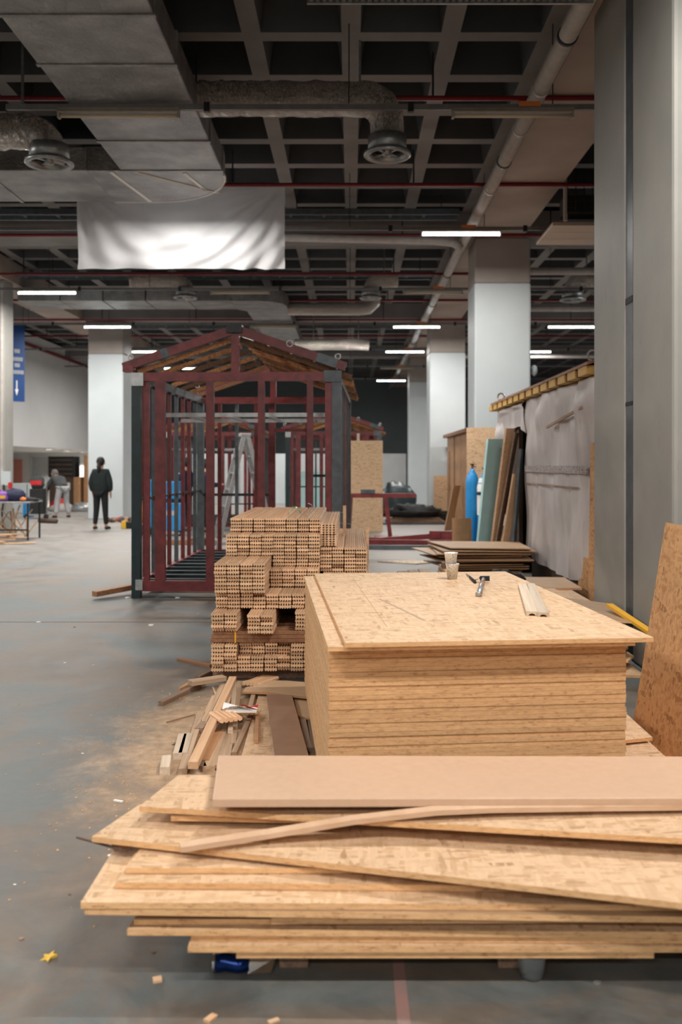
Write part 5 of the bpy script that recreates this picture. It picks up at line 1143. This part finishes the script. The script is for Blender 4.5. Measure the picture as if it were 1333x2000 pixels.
# ================================================================== PEOPLE
def skin(name, par, nodes, edges, mat, sub=2, root=0):
    me = bpy.data.meshes.new(name); me.from_pydata([n[0] for n in nodes], edges, []); me.materials.append(M[mat])
    o = bpy.data.objects.new(name, me); COL.objects.link(o); o.parent = par
    m = o.modifiers.new('skin', 'SKIN'); m.use_smooth_shade = True
    for i, n in enumerate(nodes):
        sv = me.skin_vertices[0].data[i] if me.skin_vertices else None
        if sv: sv.radius = (n[1], n[2] if len(n) > 2 else n[1]); sv.use_root = (i == root)
    s = o.modifiers.new('sub', 'SUBSURF'); s.levels = sub; s.render_levels = sub
    return o
def lerp(a, b, t): return tuple(x+(y-x)*t for x, y in zip(a, b))
def person(label, loc, rz, J, top, legs, hair, shoes='black', long_hair=False, hem=-.2):
    """J: joints in local metres, facing +y"""
    r = thing('person', label, 'person', loc, rz)
    def ensure(me):
        pass
    def S(name, nodes, edges, mat):
        me = bpy.data.meshes.new(name); me.from_pydata([n[0] for n in nodes], edges, []); me.materials.append(M[mat])
        o = bpy.data.objects.new(name, me); COL.objects.link(o); o.parent = r
        m = o.modifiers.new('skin', 'SKIN'); m.use_smooth_shade = True
        if not me.skin_vertices:
            bm = bmesh.new(); bm.from_mesh(me); bm.verts.layers.skin.verify(); bm.to_mesh(me); bm.free()
        for i, n in enumerate(nodes):
            sv = me.skin_vertices[0].data[i]; sv.radius = (n[1], n[2] if len(n) > 2 else n[1]); sv.use_root = (i == 0)
        s = o.modifiers.new('sub', 'SUBSURF'); s.levels = 2; s.render_levels = 2
        if name in ('jacket', 'trousers'): sm = o.modifiers.new('soft', 'SMOOTH'); sm.factor = .5; sm.iterations = 6 if name == 'jacket' else 2
        return o
    # body: pelvis, spine, neck, head, arms with hands, legs with feet
    N = []; E = []
    def a(p, *rad): N.append((tuple(p),)+rad); return len(N)-1
    pel = a(J['pelvis'], .13, .10); sp_ = a(J['spine'], .12, .09); ch = a(J['chest'], .14, .10); nk = a(J['neck'], .055); hd0 = a(lerp(J['neck'], J['head'], .6), .07, .08); hd = a(J['head'], .08, .095); ht = a(J['headtop'], .055, .07)
    E += [(pel,sp_),(sp_,ch),(ch,nk),(nk,hd0),(hd0,hd),(hd,ht)]
    for s in 'LR':
        sh = a(J['sh'+s], .055); el = a(J['el'+s], .042); wr = a(J['wr'+s], .028); E += [(ch,sh),(sh,el),(el,wr)]
        d = Vector(J['wr'+s])-Vector(J['el'+s]); d.normalize(); side = Vector((0,1,0)) if abs(d.y) < .7 else Vector((1,0,0)); side = (side-d*side.dot(d)).normalized()
        pm = a(Vector(J['wr'+s])+d*.06, .036, .018); E.append((wr,pm))
        for f in range(4):
            b0 = Vector(J['wr'+s])+d*.095+side*(.027-.018*f); b1 = b0+d*(.05,.06,.055,.04)[f]; i0 = a(b0, .010); i1 = a(b1, .008); E += [(pm,i0),(i0,i1)]
        t0 = Vector(J['wr'+s])+d*.04+side*.045; i0 = a(t0, .011); i1 = a(t0+d*.035+side*.012, .009); E += [(pm,i0),(i0,i1)]
        hp = a(J['hip'+s], .085); kn = a(J['kn'+s], .058); an = a(J['an'+s], .04); to = a(J['to'+s], .035, .025); E += [(pel,hp),(hp,kn),(kn,an),(an,to)]
    S('body', N, E, 'skin')
    # top
    N = []; E = []; w_ = top[1]
    c0 = a(lerp(J['pelvis'], J['spine'], hem), .15*w_, .115*w_); cm = a(J['pelvis'], .165*w_, .125*w_); c1 = a(J['spine'], .175*w_, .13*w_); c2 = a(J['chest'], .15*w_, .115*w_); c3 = a(lerp(J['chest'], J['neck'], .8), .075, .07); E += [(c0,cm),(cm,c1),(c1,c2),(c2,c3)]
    for s in 'LR':
        sh = a(lerp(J['sh'+s], J['chest'], .12), .068*w_); el = a(J['el'+s], .066*w_); wr = a(lerp(J['el'+s], J['wr'+s], .97), .045*w_); E += [(c2,sh),(sh,el),(el,wr)]
    S('jacket', N, E, top[0])
    N = []; E = []
    p0 = a(lerp(J['pelvis'], J['spine'], .12), .155, .12)
    for s in 'LR':
        hp = a(J['hip'+s], .105); kn = a(J['kn'+s], .075 if legs != 'trouser_grey' else .088); an = a(lerp(J['kn'+s], J['an'+s], .94), .055 if legs != 'trouser_grey' else .075); E += [(p0,hp),(hp,kn),(kn,an)]
    S('trousers', N, E, legs)
    for s in 'LR':
        N = []; E = []; h_ = a(Vector(J['an'+s])+Vector((0,-.05,-.04)), .045, .04); m_ = a(lerp(J['an'+s], J['to'+s], .55), .045, .045); to = a(Vector(J['to'+s])+Vector((0,.02,0)), .04, .03); E = [(h_,m_),(m_,to)]; S('shoe', N, E, shoes)
    hdv = Vector(J['head']); htv = Vector(J['headtop']); ax = (htv-Vector(J['neck'])).normalized(); fw = Vector(J.get('face', (0,1,0))).normalized()
    bk = hdv-fw*.025+ax*.02
    hm = MB().blob((0,0,0), (.098,.112,.115), 14, .04, 3); 
    q = ax.to_track_quat('Z', 'Y'); hm.v = [tuple(bk+q @ Vector(v)) for v in hm.v]; obj('hair', hm, hair, r, True)
    if long_hair: obj('ponytail', MB().tube([hdv-fw*.10, hdv-fw*.13-ax*.10, hdv-fw*.12-ax*.24], [.04,.05,.025], 10), hair, r, True)
    # face
    ex = fw.cross(ax).normalized()
    for s in (-1, 1):
        obj('eye', MB().blob(hdv+fw*.088+ex*s*.032-ax*.0, (.011,.011,.011), 6), 'paper', r, True); obj('ear', MB().blob(hdv+ex*s*.088-ax*.02, (.015,.022,.03), 8), 'skin', r, True)
    obj('nose', MB().blob(hdv+fw*.105-ax*.035, (.014,.018,.022), 8), 'skin', r, True); obj('mouth', MB().blob(hdv+fw*.092-ax*.075, (.024,.01,.007), 8), 'red_cloth', r, True)
    return r
def standing(h=1.72, arm=.06, spread=.10):
    k = h/1.72
    J = {'pelvis': (0,0,.94), 'spine': (0,-.01,1.12), 'chest': (0,0,1.32), 'neck': (0,0,1.47), 'head': (0,.015,1.60), 'headtop': (0,.01,1.69)}
    for s, x in (('L',-1), ('R',1)):
        J['sh'+s] = (x*.175,0,1.39); J['el'+s] = (x*(.25+arm),-.02,1.12); J['wr'+s] = (x*(.24+arm),.05,.89)
        J['hip'+s] = (x*.09,0,.88); J['kn'+s] = (x*spread,.01,.48); J['an'+s] = (x*(spread+.03),-.01,.085); J['to'+s] = (x*(spread+.06),.13,.035)
    return {n: tuple(c*k for c in v) for n, v in J.items()}
J = standing(1.72, -.02, .11)
person('person in black pullover and black trousers standing with the back turned', (-5.93, 21.7, 0), math.radians(-8), J, ('cloth_dark', 1.35), 'trouser_black', 'hair', 'rubber', True, -.55)
# bending over the trolley, seen from behind and the right
J = {'pelvis': (0,-.12,.90), 'spine': (0,.06,1.02), 'chest': (0,.22,1.12), 'neck': (0,.35,1.20), 'head': (0,.43,1.27), 'headtop': (0,.50,1.32), 'face': (0,.7,-.7)}
for s, x in (('L',-1), ('R',1)):
    J['sh'+s] = (x*.18,.27,1.16); J['el'+s] = (x*.25,.33,.92); J['wr'+s] = (x*.2,.48,.78); J['hip'+s] = (x*.095,-.12,.85); J['kn'+s] = (x*.14,-.04,.47); J['an'+s] = (x*.2,-.10,.085); J['to'+s] = (x*.22,.05,.035)
person('person in dark jacket and light grey trousers bending over the trolley', (-8.42, 26.6, 0), math.radians(42), J, ('jacket_grey', 1.15), 'trouser_grey', 'hair_grey', 'rubber')
J = standing(1.70, .02, .10); J['wrL'] = (-.2,.28,1.05); J['wrR'] = (.18,.28,1.05)
person('person in dark blue work clothes behind the studs by the blue cart', (-3.78, 20.9, 0), math.radians(60), J, ('jacket_navy', 1.15), 'trouser_black', 'hair', 'rubber')
J = standing(1.66, .02, .10); J['wrR'] = (.2,.25,1.1)
person('person in dark clothes half hidden by the wide red stud', (-3.25, 20.6, 0), math.radians(-60), J, ('jacket_navy', 1.15), 'trouser_black', 'hair', 'rubber')
